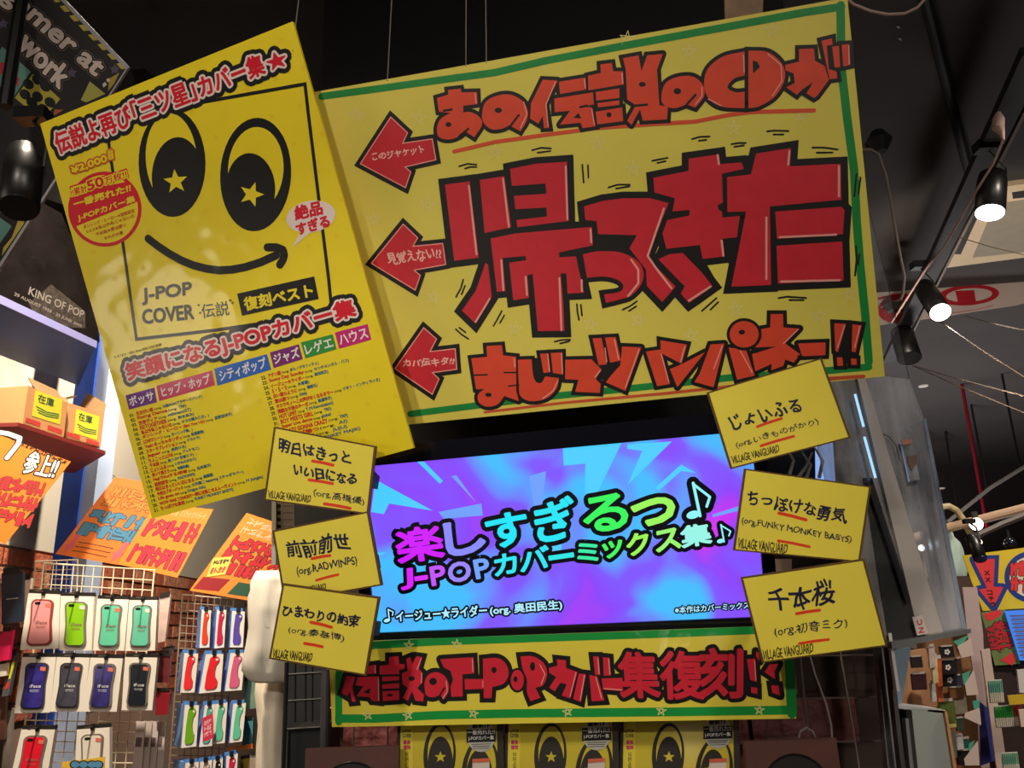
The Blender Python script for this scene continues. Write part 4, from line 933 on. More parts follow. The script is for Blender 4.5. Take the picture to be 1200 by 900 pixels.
I.poly([(238,676),(270,679),(256,693),(226,690)], mat(150, 30, 36, .7), 4); I.poly([(280,682),(302,686),(296,700),(266,696)], mat(40, 84, 60, .7), 4)
I.build('brush_lettering', 'red block lettering over dark red and green patches')
s = Sheet([(250, 654), (272, 652), (264, 673), (242, 676)], at(257, 664, 2.9), popn, 'yellow_note', 'small yellow price note stuck over the orange notice behind the white bag', 'note')
s.slab('sheet', .002, mat(226, 206, 90, .6)); I = Ink(s); scribble(I, sub(s, .1, .1, .9, .4), 1, 5, mat(60, 50, 30, .6), None, 13, .8); scribble(I, sub(s, .1, .5, .9, .9), 1, 4, mat(210, 60, 40, .6), None, 14, 1); I.build('handwriting')

# ------------------------------------------------------------------ wire grids with phone cases
def grid(label, quad, Y, nx, ny, m, n=(.08, -1, 0)):
    s = Sheet(quad, at(*quad[0], Y), n, 'wire_grid', label, 'grid')
    fr = MB(); loop = [Vector((*s.L(p), 0)) for p in quad]; fr.tube(loop + [loop[0]], .0032, m, 8); fr.build('frame', s.root)
    w = MB()
    for i in range(1, nx): w.tube([(*s.L(s.uv(i / nx, 0)), 0), (*s.L(s.uv(i / nx, 1)), 0)], .0018, m, 5)
    for j in range(1, ny): w.tube([(*s.L(s.uv(0, j / ny)), -.002), (*s.L(s.uv(1, j / ny)), -.002)], .0018, m, 5)
    w.build('wire_mesh', s.root); return s
crm = mat(238, 222, 190, .4)
grid('cream wire grid carrying the large phone cases', [(51, 660), (181, 668), (156, 930), (20, 930)], 2.72, 11, 22, crm)
grid('short cream wire basket back behind the large phone cases', [(42, 658), (91, 656), (90, 700), (38, 700)], 2.85, 4, 4, crm)
grid('grey wire grid carrying the small boxed phone cases', [(214, 697), (274, 702), (262, 930), (196, 930)], 3.0, 8, 26, mat(180, 160, 140, .4, metal=.4))

def phonecase(label, q, col, bez, Y, text=True, rot=0, clear=False, sticker=True, group='large boxed phone cases on the cream grid'):
    s = Sheet(q, at(*q[0], Y), (.1, -1, .02), 'phone_case', label, 'phone case', group)
    s.slab('box', .022, mat(244, 236, 222, .5, var=.01))
    h0 = s.uv(0, 0); 
    hd = [s.uv(0, -.07), s.uv(1, -.075), s.uv(1, 0), s.uv(0, 0)]
    s.slab('hanging_header', .014, mat(34, 30, 28, .5), pts=hd, z=-.002)
    def rr(u0, v0, u1, v1, r, n=5, waist=0):
        P = []
        for cx, cy, a0 in ((u1 - r, v0 + r * .55, -90), (u1 - r, v1 - r * .55, 0), (u0 + r, v1 - r * .55, 90), (u0 + r, v0 + r * .55, 180)):
            for k in range(n + 1):
                a = math.radians(a0 + 90 * k / n); P.append((cx + r * math.cos(a), cy + r * .55 * math.sin(a)))
            if waist and a0 in (-90, 90): P.append(((u1 - waist) if a0 == -90 else (u0 + waist), (v0 + v1) / 2))
        return [s.uv(u, v) for u, v in P]
    s.slab('bumper', .006, bez, pts=rr(.16, .1, .84, .93, .17, waist=.035), z=.006)
    s.slab('shell', .003, col, pts=rr(.22, .13, .78, .9, .13, waist=.03), z=.0085)
    s.slab('camera_opening', .001, mat(30, 26, 26, .3), pts=rr(.28, .15, .46, .2, .05), z=.0092)
    if sticker: s.slab('sticker', .0006, mat(232, 120, 100, .5) if not sticker == 2 else mat(240, 220, 200, .5), pts=[s.uv(.62, .17), s.uv(.78, .18), s.uv(.78, .25), s.uv(.62, .24)], z=.0094)
    if text:
        I = Ink(s, base=36); tm = mat(225, 225, 225, .5) if text == 1 else mat(150, 110, 100, .5)
        I.text('iFace', s.uv(.38, .545), s.uv(.7, .545), s.uv(.38, .49), tm, 0, .1); I.line([s.uv(.4, .59), s.uv(.66, .59)], .5, tm, 0)
        I.text('First Class', s.uv(.42, .625), s.uv(.66, .625), s.uv(.42, .6), tm, 0); I.build('shell_logo')
    MB().tube([(*s.L(s.uv(.5, -.04)), .06), (*s.L(s.uv(.5, -.04)), -.012)], .0022, mat(120, 110, 100, .3, metal=.8), 6).build('hook', s.root)
    MB().box((s.L(s.uv(.44, 0))[0], s.L(s.uv(.5, .03))[1], .001), (s.L(s.uv(.56, 0))[0], s.L(s.uv(.5, -.09))[1], .006), mat(26, 24, 24, .4)).build('security_tag', s.root)
    return s
P3 = lambda *p: T(0, 600, 3, *p)
brn = mat(150, 60, 50, .35); gry = mat(120, 112, 104, .3); dkg = mat(60, 58, 66, .25, coat=.5)
phonecase('pink phone case in a white box, leftmost of the upper row', P3((100,285),(210,290),(205,480),(70,485)), mat(240, 160, 160, .4), brn, 2.55, 2)
phonecase('lime green phone case in a white box, upper row', P3((213,295),(330,297),(322,487),(208,487)), mat(140, 205, 20, .4), gry, 2.56, 2, sticker=2)
phonecase('mint phone case in a white box, beside the lime green one', P3((342,305),(452,308),(437,487),(327,487)), mat(100, 205, 165, .4), gry, 2.57, 2)
phonecase('mint phone case in a white box, rightmost of the upper row', P3((455,310),(553,310),(545,487),(440,487)), mat(104, 200, 168, .4), gry, 2.58, 2, sticker=2)
phonecase('navy phone case with a violet streak, leftmost of the middle row', P3((78,510),(197,510),(175,705),(50,708)), mat(52, 44, 130, .3, var=.6, scale=40, coat=.5), dkg, 2.5)
phonecase('smoky grey phone case in a white box, second in the middle row', P3((200,510),(315,512),(295,702),(175,702)), mat(70, 70, 84, .3, var=.4, scale=40, coat=.5), dkg, 2.51)
phonecase('black and royal blue phone case in a white box, third in the middle row', P3((318,512),(432,515),(410,702),(292,702)), mat(48, 40, 110, .3, var=.7, scale=30, coat=.5), gry, 2.52)
phonecase('black phone case in a white box, rightmost of the middle row', P3((440,510),(553,512),(535,697),(427,697)), mat(24, 30, 40, .25, coat=.6), gry, 2.53)
phonecase('bright red phone case in a white box, lower left row', P3((75,765),(193,765),(160,965),(30,965)), mat(238, 26, 50, .4), gry, 2.46, 2)
phonecase('white phone case in a white box, behind the blue cartoon tag', P3((270,765),(385,757),(385,950),(262,955)), mat(236, 228, 214, .4), gry, 2.48, 0)
s = Sheet([(73, 893), (123, 887), (121, 930), (70, 930)], at(100, 895, 2.4), (.05, -1, 0), 'blue_tag', 'yellow price tag with puffy blue lettering below the white phone case', 'tag')
s.slab('card', .002, mat(238, 190, 60, .6)); I = Ink(s)
for x in (88, 98, 108, 115): I.ell((x, 896), 6.5, 5, BLK, 0); I.ell((x, 896), 5, 3.8, mat(90, 150, 190, .5), 1)
I.build('blue_lettering')
# small boxed cases
Zc = lambda *p: T(190, 670, 7.5, *p)
def smallcase(label, front, side, col, Y):
    fr = Zc(*front); s = Sheet(fr, at(*fr[0], Y), (.1, -1, 0), 'boxed_phone_case', label, 'phone case', 'small boxed phone cases on the grey grid')
    P = [s.M @ Vector((*s.L(p), 0)) for p in fr]; sd = Zc(*side)
    ro = s.M
    # side face goes back from the left edge
    back = [at(*sd[0], Y + .1), at(*sd[3], Y + .1)]
    dv = (back[0] + back[1]) / 2 - (P[0] + P[3]) / 2; dv.z = 0; dv *= .9
    MB(ro).prism([p for p in P], dv, mat(120, 165, 226, .5)).build('box', s.root)
    s.slab('front_panel', .0006, mat(246, 238, 226, .5, var=.01), z=.0008)
    top = [s.uv(0, -.09), s.uv(1, -.09), s.uv(1, 0), s.uv(0, 0)]
    s.slab('blue_header', .002, mat(84, 140, 214, .5), pts=[(x - 2.5, y) for x, y in top], z=-.001)
    v = lambda u, w: s.uv(u, w)
    pts = [v(.3,.1),v(.42,.06),v(.7,.07),v(.8,.12),v(.8,.2),v(.66,.3),v(.62,.45),v(.66,.6),v(.8,.72),v(.8,.86),v(.68,.92),v(.32,.92),v(.22,.86),v(.22,.5)]
    s.slab('painted_case_shadow', .002, mat(130, 110, 100, .5), pts=[(x + .6, y + .4) for x, y in pts], z=.0014); s.slab('case', .004, col, pts=pts, z=.004)  # brown offset copy of the outline, painted in as the case's shadow
    s.slab('camera_opening', .001, mat(240, 232, 225, .4), pts=[v(.62,.12), v(.76,.12), v(.76,.17), v(.62,.17)], z=.0045)
    MB().box((s.L(v(.5, 0))[0] - .006, s.L(v(.5, .03))[1], .001), (s.L(v(.5, 0))[0] + .006, s.L(v(.5, -.1))[1], .01), mat(24, 24, 26, .4)).build('security_tag', s.root)
    return s
smallcase('orange red curved phone case in a blue sided box, upper left of the grey grid', [(350,335),(430,340),(415,665),(328,670)], [(315,305),(350,335),(328,670),(290,655)], mat(232, 66, 40, .4), 2.9)
smallcase('magenta curved phone case in a blue sided box, between the orange and purple ones', [(482,335),(565,335),(545,665),(460,675)], [(430,315),(482,335),(460,675),(420,665)], mat(206, 34, 84, .4), 2.91)
smallcase('purple curved phone case in a blue sided box, upper right of the grey grid', [(615,345),(728,350),(710,665),(595,665)], [(580,310),(615,345),(595,665),(560,660)], mat(92, 76, 180, .4), 2.92)
smallcase('red curved phone case in a blue sided box, left end of the second row', [(195,715),(318,720),(285,1060),(158,1065)], [(160,680),(195,715),(158,1065),(122,1065)], mat(240, 50, 60, .4), 2.86)
smallcase('wide red phone case in a blue sided box, centre of the second row', [(385,725),(540,722),(515,1052),(325,1070)], [(340,695),(385,725),(325,1070),(285,1060)], mat(236, 40, 50, .4), 2.87)
smallcase('rose pink curved phone case in a blue sided box, right of the second row', [(600,715),(730,715),(700,1040),(552,1050)], [(560,690),(600,715),(552,1050),(515,1050)], mat(220, 100, 140, .4), 2.88)
smallcase('apple green curved phone case in a blue sided box, left of the third row', [(200,1170),(325,1175),(300,1535),(168,1550)], [(120,1165),(200,1170),(168,1550),(92,1565)], mat(112, 176, 30, .4), 2.82)
smallcase('mint curved phone case half hidden by a pink tag, third row', [(375,1172),(465,1165),(440,1530),(325,1540)], [(330,1165),(375,1172),(325,1540),(290,1535)], mat(80, 180, 150, .4), 2.85)
smallcase('mint curved phone case right of the pink tag, third row', [(467,1165),(575,1152),(550,1505),(440,1515)], [(450,1160),(467,1165),(440,1515),(425,1515)], mat(96, 200, 160, .4), 2.83)
smallcase('mint curved phone case at the right end of the third row', [(625,1160),(738,1155),(705,1490),(592,1505)], [(585,1150),(625,1160),(592,1505),(552,1500)], mat(100, 206, 166, .4), 2.84)
smallcase('grey curved phone case with only its top in view, left of the bottom row', [(205,1680),(325,1672),(300,2000),(180,2010)], [(90,1675),(205,1680),(180,2010),(60,2000)], mat(170, 160, 150, .4), 2.79)
smallcase('black and pink phone case with only its top in view, second in the bottom row', [(335,1670),(440,1655),(420,2000),(320,2000)], [(322,1665),(335,1670),(320,2000),(305,2000)], mat(200, 170, 165, .4), 2.8)
smallcase('black phone case with only its top in view, third in the bottom row', [(450,1655),(535,1640),(520,1990),(430,2000)], [(442,1650),(450,1655),(430,2000),(422,2000)], mat(36, 26, 30, .4), 2.81)
smallcase('crimson phone case with only its top in view, right end of the bottom row', [(565,1620),(665,1600),(650,1980),(550,1990)], [(530,1610),(565,1620),(550,1990),(515,1985)], mat(214, 34, 84, .4), 2.82)
s = Sheet(Zc((350,1290),(445,1240),(452,1460),(360,1500)), at(243, 850, 2.79), (.1, -1, 0), 'pink_tag', 'tilted crimson price tag hooked between the mint phone cases', 'tag')
s.slab('card', .0015, mat(216, 50, 84, .6)); I = Ink(s); scribble(I, sub(s, .15, .15, .85, .85), 3, 3, mat(240, 190, 190, .6), None, 20, .6); I.build('white_print')
# things behind / beside
def flat(name, label, cat, q, Y, m, t=.006, group=None, n=(.05, -1, 0), part='sheet'):
    s = Sheet(q, at(*q[0], Y), n, name, label, cat, group); s.slab(part, t, m); return s
for k, (x, sh) in enumerate(((158, 168), (166, 160), (174, 165), (182, 172))):
    s = flat('plastic_sleeve', ['leftmost', 'second', 'third', 'rightmost'][k] + ' of the pale plastic sleeves hanging low beside the cream grid', 'sleeve', [(x + 2, 845), (x + 12, 846), (x + 7, 920), (x - 5, 920)], 2.66 + .012 * k, mat(sh + 60, sh + 45, sh + 40, .3, coat=.6, bump=.5), .006, 'plastic sleeves')
    s.slab('grey_print', .0006, mat(120, 100, 100, .5), pts=[s.uv(.15, .25), s.uv(.8, .25), s.uv(.75, .4), s.uv(.1, .4)], z=.0008)
for k, (q, c, lb) in enumerate(((P3((560,300),(600,290),(580,455),(550,460)), (214, 190, 180), 'pale pink box standing edge-on at the right of the mint phone cases'),
        (P3((555,500),(600,505),(590,600),(550,600)), (110, 40, 50), 'dark red hanging pack right of the black phone case'), (P3((548,625),(600,625),(590,712),(545,715)), (150, 30, 44), 'crimson tassel pack hanging right of the middle row'),
        (P3((570,480),(610,470),(600,510),(565,510)), (60, 44, 40), 'small dark hanging pack beside the pale pink box'), (P3((862,330),(878,330),(876,460),(860,460)), (150, 140, 130), 'grey edge-on pack right of the purple phone case'),
        (P3((860,440),(888,445),(880,520),(858,520)), (120, 180, 60), 'small green pack behind the rose pink phone case'), (P3((858,590),(905,580),(900,690),(855,695)), (120, 150, 130), 'clear green blister pack right of the third row'),
        (P3((855,725),(890,725),(888,825),(850,832)), (80, 150, 160), 'teal framed card low at the right of the grey grid'), (P3((845,865),(880,860),(875,960),(840,960)), (190, 160, 70), 'ochre pack at the bottom right of the grey grid'), (P3((880,850),(905,850),(905,960),(878,960)), (170, 150, 140), 'grey pack beside the lower white bag'))):
    s = flat('hanging_pack', lb, 'pack', q, [2.7, 2.68, 2.66, 2.74, 3.0, 3.0, 2.95, 2.93, 2.9, 2.6][k], mat(*c, .4, var=.15, scale=30, coat=.3), .015, part='pack')
    s.slab('card_header', .002, mat(36, 32, 32, .5), pts=[s.uv(.05, -.08), s.uv(.95, -.08), s.uv(.95, .04), s.uv(.05, .04)], z=.003)
s = flat('framed_board', 'orange edged board under the teal framed card', 'board', P3((795,828),(888,815),(888,832),(795,838)), 2.9, mat(226, 120, 40, .6), part='board')
# left edge rack
for k, (q, c, lb) in enumerate(((P3((5,215),(80,210),(75,385),(5,395)), (34, 48, 66), 'dark navy phone pouch hanging at the left edge'), (P3((-20,250),(5,250),(0,420),(-30,420)), (214, 130, 110), 'salmon phone pouch cut by the left edge'),
        (P3((-20,420),(45,415),(30,520),(-20,525)), (226, 30, 90), 'hot pink phone pouch hanging at the left edge'), (P3((-10,535),(25,530),(22,575),(-10,580)), (230, 224, 210), 'small white pack below the hot pink pouch'),
        (P3((35,500),(60,495),(30,645),(5,650)), (90, 92, 96), 'grey strip pack with a red and yellow mark beside the navy cases'), (P3((85,235),(110,232),(90,400),(68,405)), (240, 214, 196), 'white edge-on box left of the pink phone case'),
        (P3((-10,640),(20,640),(15,800),(-20,800)), (90, 60, 50), 'dark brown pack low at the left edge'), (P3((25,690),(45,690),(30,900),(5,900)), (130, 120, 110), 'grey edge-on pack left of the bright red case'))):
    s = flat('hanging_pouch', lb, 'pouch', q, 2.62 + .02 * k, mat(*c, .4, var=.12, scale=30, coat=.2), .015, part='pouch')
    s.slab('card_header', .002, mat(30, 28, 30, .5), pts=[s.uv(.1, -.1), s.uv(.9, -.1), s.uv(.9, .03), s.uv(.1, .03)], z=.003)
    if k == 4:
        s.slab('yellow_mark', .0008, mat(230, 220, 40, .5), pts=[s.uv(.55, .2), s.uv(.95, .2), s.uv(.8, .6), s.uv(.5, .6)], z=.001); s.slab('red_mark', .0008, mat(226, 50, 30, .5), pts=[s.uv(.4, .68), s.uv(.8, .66), s.uv(.75, .82), s.uv(.3, .84)], z=.001)
    if k == 0:
        I = Ink(s); I.line([s.uv(.25, .52), s.uv(.8, .52)], .8, WHT, 1); I.build('white_print')
o = MB().tube([wl(114, 541, .1), wl(117, 560, .1), wl(126, 555, .1), wl(135, 558, .1), wl(120, 568, .1), wl(108, 560, .1), wl(104, 575, .1)], .002, mat(90, 90, 92, .5), 6).build('tangled_wire'); tag(o, 'loose dark wire tangled on the wall above the blue lettered notice', 'wire')
for x in (115, 270, 300):
    pass

# ------------------------------------------------------------------ top left: game sign, track and lamp
gs = Sheet([(-33, -111), (148, 80), (-8, 320), (-189, 129)], at(100, 60, 1.6), (.25, -.85, -.45), 'slogan_board', 'black slanted slogan board with a yellow hazard edge, high in the upper left', 'sign')
gs.slab('board', .02, mat(40, 36, 40, .5)); gs.slab('edge_strip', .022, mat(180, 176, 180, .5), pts=[(-33,-111),(-30,-113),(151,78),(148,82)], z=.001); 
gs.slab('lower_edge', .022, mat(186, 184, 190, .5), pts=[(148,80),(151,78),(-5,322),(-8,320)], z=.001)
I = Ink(gs)
hz_ = mat(206, 186, 80, .5); 
S75 = lambda *p: T(0, 0, 7.5, *p)
for k in range(-2, 8):
    x, y = 525 + 83 * k, 55 + 84 * k
    if k >= 0 and k < 7 or k < 0: I.poly(S75((x, y), (x + 45, y - 8), (x + 92, y + 45), (x + 45, y + 50)), hz_, 1)
lt = mat(232, 212, 202, .5); lo_ = mat(120, 100, 80, .5)
I.text('gamer at', S75((-30,10))[0], S75((800,705))[0], S75((100,-120))[0], lt, 4, 1.3, [(3.1, BLK, 3), (4.0, lo_, 2)])
I.text('work', S75((150,410))[0], S75((520,780))[0], S75((265,260))[0], lt, 4, 1.3, [(3.1, BLK, 3), (4.0, lo_, 2)])
tl_ = mat(110, 160, 150, .5)
I.poly(S75((20,410),(270,630),(110,870),(-120,640)), tl_, 1); I.poly(S75((0,545),(60,560),(170,690),(160,760),(90,720),(0,640)), mat(214, 60, 70, .5), 2)
I.poly(S75((290,650),(530,870),(370,1060),(130,860)), mat(196, 180, 70, .5), 2)
for c in ((250,740),(330,850),(400,760),(280,900),(380,960),(440,900),(330,700),(220,830)): I.ell(S75(c)[0], 7, 5.5, mat(30, 32, 34, .5), 3, rot=40)
for c in ((30,210),(630,640),(1010,610)): I.star(S75(c)[0], 7, mat(96, 84, 110, .5), 2); I.ell(S75(c)[0], 4, 4, mat(96, 84, 110, .5), 3)
I.poly(S75((790,715),(925,825),(760,900),(710,880)), mat(190, 186, 90, .5), 2); I.poly(S75((900,740),(925,720),(940,745),(910,770)), lt, 3); I.poly(S75((935,700),(955,685),(968,712),(945,725)), lt, 3)
I.poly(S75((960,690),(1050,640),(1000,740),(950,800)), mat(180, 160, 60, .5), 2)
I.poly([(0,255),(14,265),(-2,288)], tl_, 2); I.poly([(32,240),(22,256),(14,278),(4,290),(2,300),(16,280),(28,262)], hz_, 2); I.poly([(0,236),(10,240),(6,250),(-6,248)], mat(200, 120, 130, .5), 2)
I.poly(T(0,100,7.5,(190,205),(230,215),(225,255),(180,250)), mat(190, 110, 80, .5), 2); I.poly(T(0,100,7.5,(480,210),(560,215),(470,270)), mat(190, 100, 60, .5), 2)
I.build('printed_artwork', 'pink grey slogan letters with hazard stripes and teal patches')
# near black track bar and lamp
o = MB().tube([at(30, -30, 1.5), at(6, 125, 1.5)], .014, mat(14, 13, 13, .5), 8).build('black_bar'); tag(o, 'black hanging bar crossing the slogan board', 'bar')
def lamp(label, p_back, p_front, r0, Y0, Y1, on, mt, power=0, group='black track spotlights'):
    a, b = at(*p_back, Y0), at(*p_front, Y1); d = (b - a).normalized(); r = empty('track_spotlight', a, label, 'lamp', group); ro = Matrix.Translation(a)
    MB(ro).tube([a, a + d * .004, a + (b - a) * .25, b], [r0 * .7, r0 * .92, r0, r0], mt, 24, True).build('lamp_body', r, True)
    MB(ro).tube([b, b + d * .003], r0 * .93, mat(255, 244, 228, emit=9) if on else mat(40, 38, 38, .2), 24).build('lens', r)
    e_ = Vector((r0 * 1.1, 0, 0)); g_ = r0 / .04; t = a + Vector((0, 0, .09 * g_))
    MB(ro).tube([a + (b - a) * .3 + e_, a + Vector((r0 * 1.1, 0, .03)), t], .004, mt, 6).build('bracket', r)
    MB(ro).box((t.x - .03 * g_, t.y - .02 * g_, t.z - .01 * g_), (t.x + .04 * g_, t.y + .02 * g_, t.z + .02 * g_), mt).build('track_adapter', r)
    if power:
        l = spot('track_lamp_light', b + d * .01, b + d, power, (1, .86, .7), 90, .8, .02)
    return r
blm = mat(24, 23, 23, .35, var=.1, spec=.6)
lamp('unlit black spotlight hanging in front of the slogan board', (30, 178), (22, 243), .038, 1.5, 1.45, False, blm)
o = flat('clear_bag', 'small clear plastic pack with a green glint behind the unlit spotlight', 'pack', [(-5, 128), (24, 146), (22, 165), (-5, 170)], 1.7, mat(150, 160, 150, .2, var=.4, coat=.8), .01, part='pack')

# strings and oddments above the sign
strm = mat(110, 100, 92, .7)
for k, (x0, x1, yb) in enumerate(((440, 454, 91), (544, 546, 74), (568, 570, 70), (356, 362, 90))):
    b = hit(x1, yb + 4, SG.o, SG.n) if k < 3 else hit(343, 60, PP.o, PP.n)
    t = atz(x0 + (x0 - x1) * .3, 0, CEIL - .16) if False else Vector((b.x + .01, b.y + .12, CEIL - .16))
    o = MB().tube([b, (b + t) / 2 + Vector((.002, 0, 0)), t], .0012, strm, 5).build('hanging_string'); tag(o, ['thin pale string above the left part of the painted sign', 'left one of two close strings above the painted sign', 'right one of two close strings above the painted sign', 'thin pale string behind the cover poster corner'][k], 'string', 'strings holding the signs')
s = flat('packing_paper', 'crumpled tan packing paper peeking over the painted sign', 'paper', [(849, -12), (895, -16), (893, 40), (850, 46)], 1.36, mat(150, 120, 92, .7, var=.3, scale=25), .01, n=(-.145, -.925, -.345), part='paper')
s = flat('brown_box', 'small brown box corner above the cover poster', 'box', [(153, 82), (170, 80), (185, 95), (160, 100)], 2.35, mat(30, 24, 20, .8), .05, part='box')

# ------------------------------------------------------------------ acrylic case on the right
acr = glass_mat('acrylic', (.90, .92, .95), .3, .9, (.66, .64, .66)); AY = 1.62  # streaky pale haze mixed into the panes in place of reflections
r = empty('acrylic_case', at(1080, 760, AY), 'tall clear acrylic display case right of the song cards', 'display case'); ro = Matrix.Translation(r.location)
MB(ro).prism([at(938, 440, AY), at(1008, 438, AY), at(1098, 745, AY), at(1012, 752, AY)], (0, .004, 0), glass_mat('acrylic_left', (.8, .82, .84), .38, .9, (.5, .47, .45))).build('left_pane', r)
MB(ro).prism([at(1010, 436, AY), at(1020, 250, AY), at(1040, 330, AY), at(1066, 443, AY)], (0, .004, 0), glass_mat('acrylic_upper', (.95, .96, .97), .05, .8)).build('upper_pane', r)
MB(ro).prism([at(1010, 437, AY), at(1066, 444, AY), at(1086, 500, AY), at(1131, 742, AY), at(1098, 745, AY)], (0, .004, 0), acr).build('right_pane', r)
MB(ro).prism([at(1003, 436, AY - .01), at(1012, 436, AY - .01), at(1107, 745, AY - .01), at(1078, 748, AY - .01)], (0, .012, 0), mat(186, 176, 168, .5)).build('white_strip', r)
MB(ro).prism([at(1012, 560, AY - .005), at(1022, 560, AY - .005), at(1082, 746, AY - .005), at(1042, 750, AY - .005)], (0, .006, 0), mat(58, 58, 56, .25, var=.3, coat=.6)).build('dark_panel', r)
MB(ro).prism([at(1016, 566, AY - .016), at(1020, 566, AY - .016), at(1066, 702, AY - .016), at(1062, 706, AY - .016)], (0, .008, 0), mat(30, 30, 34, .4)).build('seal', r)
for a, b in (((1002, 462), (1012, 500)), ((1013, 512), (1026, 560))): MB(ro).tube([at(*a, AY - .02), at(*b, AY - .02)], .0026, mat(150, 200, 255, emit=1.4), 8).build('reflection_streak', r)  # glowing tubes standing for bright reflections on the pane
MB(ro).prism([at(1082, 492, AY - .002), at(1085, 490, AY - .002), at(1134, 742, AY - .002), at(1129, 742, AY - .002)], (0, .1, 0), glass_mat('acrylic_edge', (.7, .8, .95), .35, 1, (.62, .7, .85))).build('side_pane', r)
MB(ro).prism([at(1044, 752, AY - .03), at(1138, 737, AY - .03), at(1138, 742, AY - .03), at(1046, 760, AY - .03)], (0, .14, 0), mat(130, 132, 134, .3, metal=.5)).build('ledge', r)
MB(ro).tube([at(1030, 506, AY - .008), at(1042, 512, AY - .008), at(1050, 522, AY - .008), at(1054, 540, AY - .008)], .001, mat(40, 40, 40, .5), 5).build('thin_wire', r)
s = Sheet([(1056, 517), (1069, 516), (1078, 562), (1066, 564)], at(1065, 540, AY - .012), (0, -1, 0), 'clear_holder', 'small clear holder with a tan slip inside the acrylic case', 'holder')
s.slab('holder', .006, glass_mat('holder_plastic', (.85, .85, .86), .3, .8)); s.slab('tan_cap', .006, mat(196, 140, 110, .6), pts=[(1056,516),(1068,515),(1069,520),(1057,522)], z=.002); s.slab('brown_slip', .002, mat(120, 96, 80, .6), pts=[(1062,535),(1075,533),(1074,542),(1068,552),(1064,545)], z=.003)
s = Sheet([(1069, 723), (1081, 721), (1088, 742), (1075, 745)], at(1078, 733, AY - .02), (0, -1, 0), 'nc_sticker', 'white sticker with red letters at the foot of the acrylic case', 'sticker')
s.slab('paper', .001, mat(206, 190, 184, .5)); I = Ink(s); rd = mat(190, 60, 60, .5)
I.text('C', (1081, 732), (1080, 726), (1075, 733), rd, 1, .3); I.text('N', (1083, 741), (1082, 735), (1077, 742), rd, 1, .3); I.build('red_letters')
# white branches and bright things seen through the pane
brm = mat(206, 196, 182, .5)
r = empty('white_branches', at(980, 560, 1.75), 'white twig decoration behind the clear pane between the cards', 'decoration'); ro = Matrix.Translation(r.location)
for pts_ in ([(1000,575),(1008,548),(1022,530)], [(1006,570),(1000,545),(985,530)], [(945,560),(950,545),(940,530)], [(960,560),(964,540),(955,525),(948,520)], [(925,556),(930,540),(922,525)], [(935,560),(944,548),(952,530)]):
    MB(ro).tube([at(x, y, 1.75) for x, y in pts_], [.004, .0035, .002, .0015][:len(pts_)], brm, 6).build('branch', r)
o = flat('black_pack', 'small black packs in the gap left of the middle right card', 'pack', [(904,668),(948,672),(946,700),(902,700)], 1.86, mat(36, 32, 32, .4, var=.5, scale=60), .02, part='pack')
o = flat('tan_pack', 'tan pack in the gap between the two lower right cards', 'pack', [(908,655),(928,655),(926,705),(905,705)], 1.84, mat(206, 170, 140, .4), .02, part='pack')
o = flat('blue_lit_panel', 'pale blue lit panel seen between the upper right cards', 'panel', [(957,508),(975,505),(980,580),(958,580)], 1.8, mat(150, 185, 250, emit=.9), .01, part='panel')
o = flat('grey_backboard', 'dull grey backboard inside the acrylic case', 'board', [(925,430),(1003,430),(1075,760),(900,760)], 1.9, mat(128, 118, 110, .7, var=.1), .01, part='board')

# ------------------------------------------------------------------ ceiling things, right
tm = mat(30, 29, 30, .5)
ZT = CEIL - .35
t0, t1 = atz(1215, 62, ZT), atz(1042, 425, ZT)
lY = [atz(x, y, ZT).y for x, y in ((1160, 172), (1088, 320), (1058, 385))]; print('lamp Y', lY, t0, t1)
r = empty('lighting_track', t0, 'black lighting track running away under the ceiling on the right', 'track'); ro = Matrix.Translation(t0)
e_ = (t1 - t0).normalized(); sd = Vector((e_.y, -e_.x, 0)) * .045
MB(ro).prism([t0 - sd, t0 + sd, t1 + sd, t1 - sd], (0, 0, .035), tm).build('rail', r)
MB(ro).prism([t0 + sd * 1.3, t0 + sd * 1.6, t1 + sd * 1.6, t1 + sd * 1.3], (0, 0, .02), mat(120, 108, 100, .4)).build('rail_lip', r)
def tk_(f): return t0 + (t1 - t0) * f
def spotl(label, px_b, px_f, r0, f, on, power):
    base = tk_(f); Yb = base.y
    return lamp(label, px_b, px_f, r0, Yb, Yb - .01, on, blm, power)
L1_ = hit(1163, 215, t0, Vector((0, 0, 1)))
lamp('lit black cylinder spotlight pointing down at the right edge', (1163, 205), (1160, 249), .0395*lY[0]/2.05, lY[0], lY[0]-.02, True, blm, 14)
lamp('lit black spotlight tilted right in front of the white banner', (1082, 336), (1102, 366), .036*lY[1]/2.7, lY[1], lY[1]-.2, True, blm, 14)
lamp('unlit dark spotlight below the track, left of the hanging cords', (1056, 388), (1066, 420), .045*lY[2]/3.1, lY[2], lY[2]-.1, False, blm)
o = MB().tube([atz(1080, -20, CEIL - .03), atz(1135, 200, CEIL - .03)], .022, mat(24, 24, 25, .6), 10).build('ceiling_pipe'); tag(o, 'black pipe crossing the grey ceiling towards the track', 'pipe')
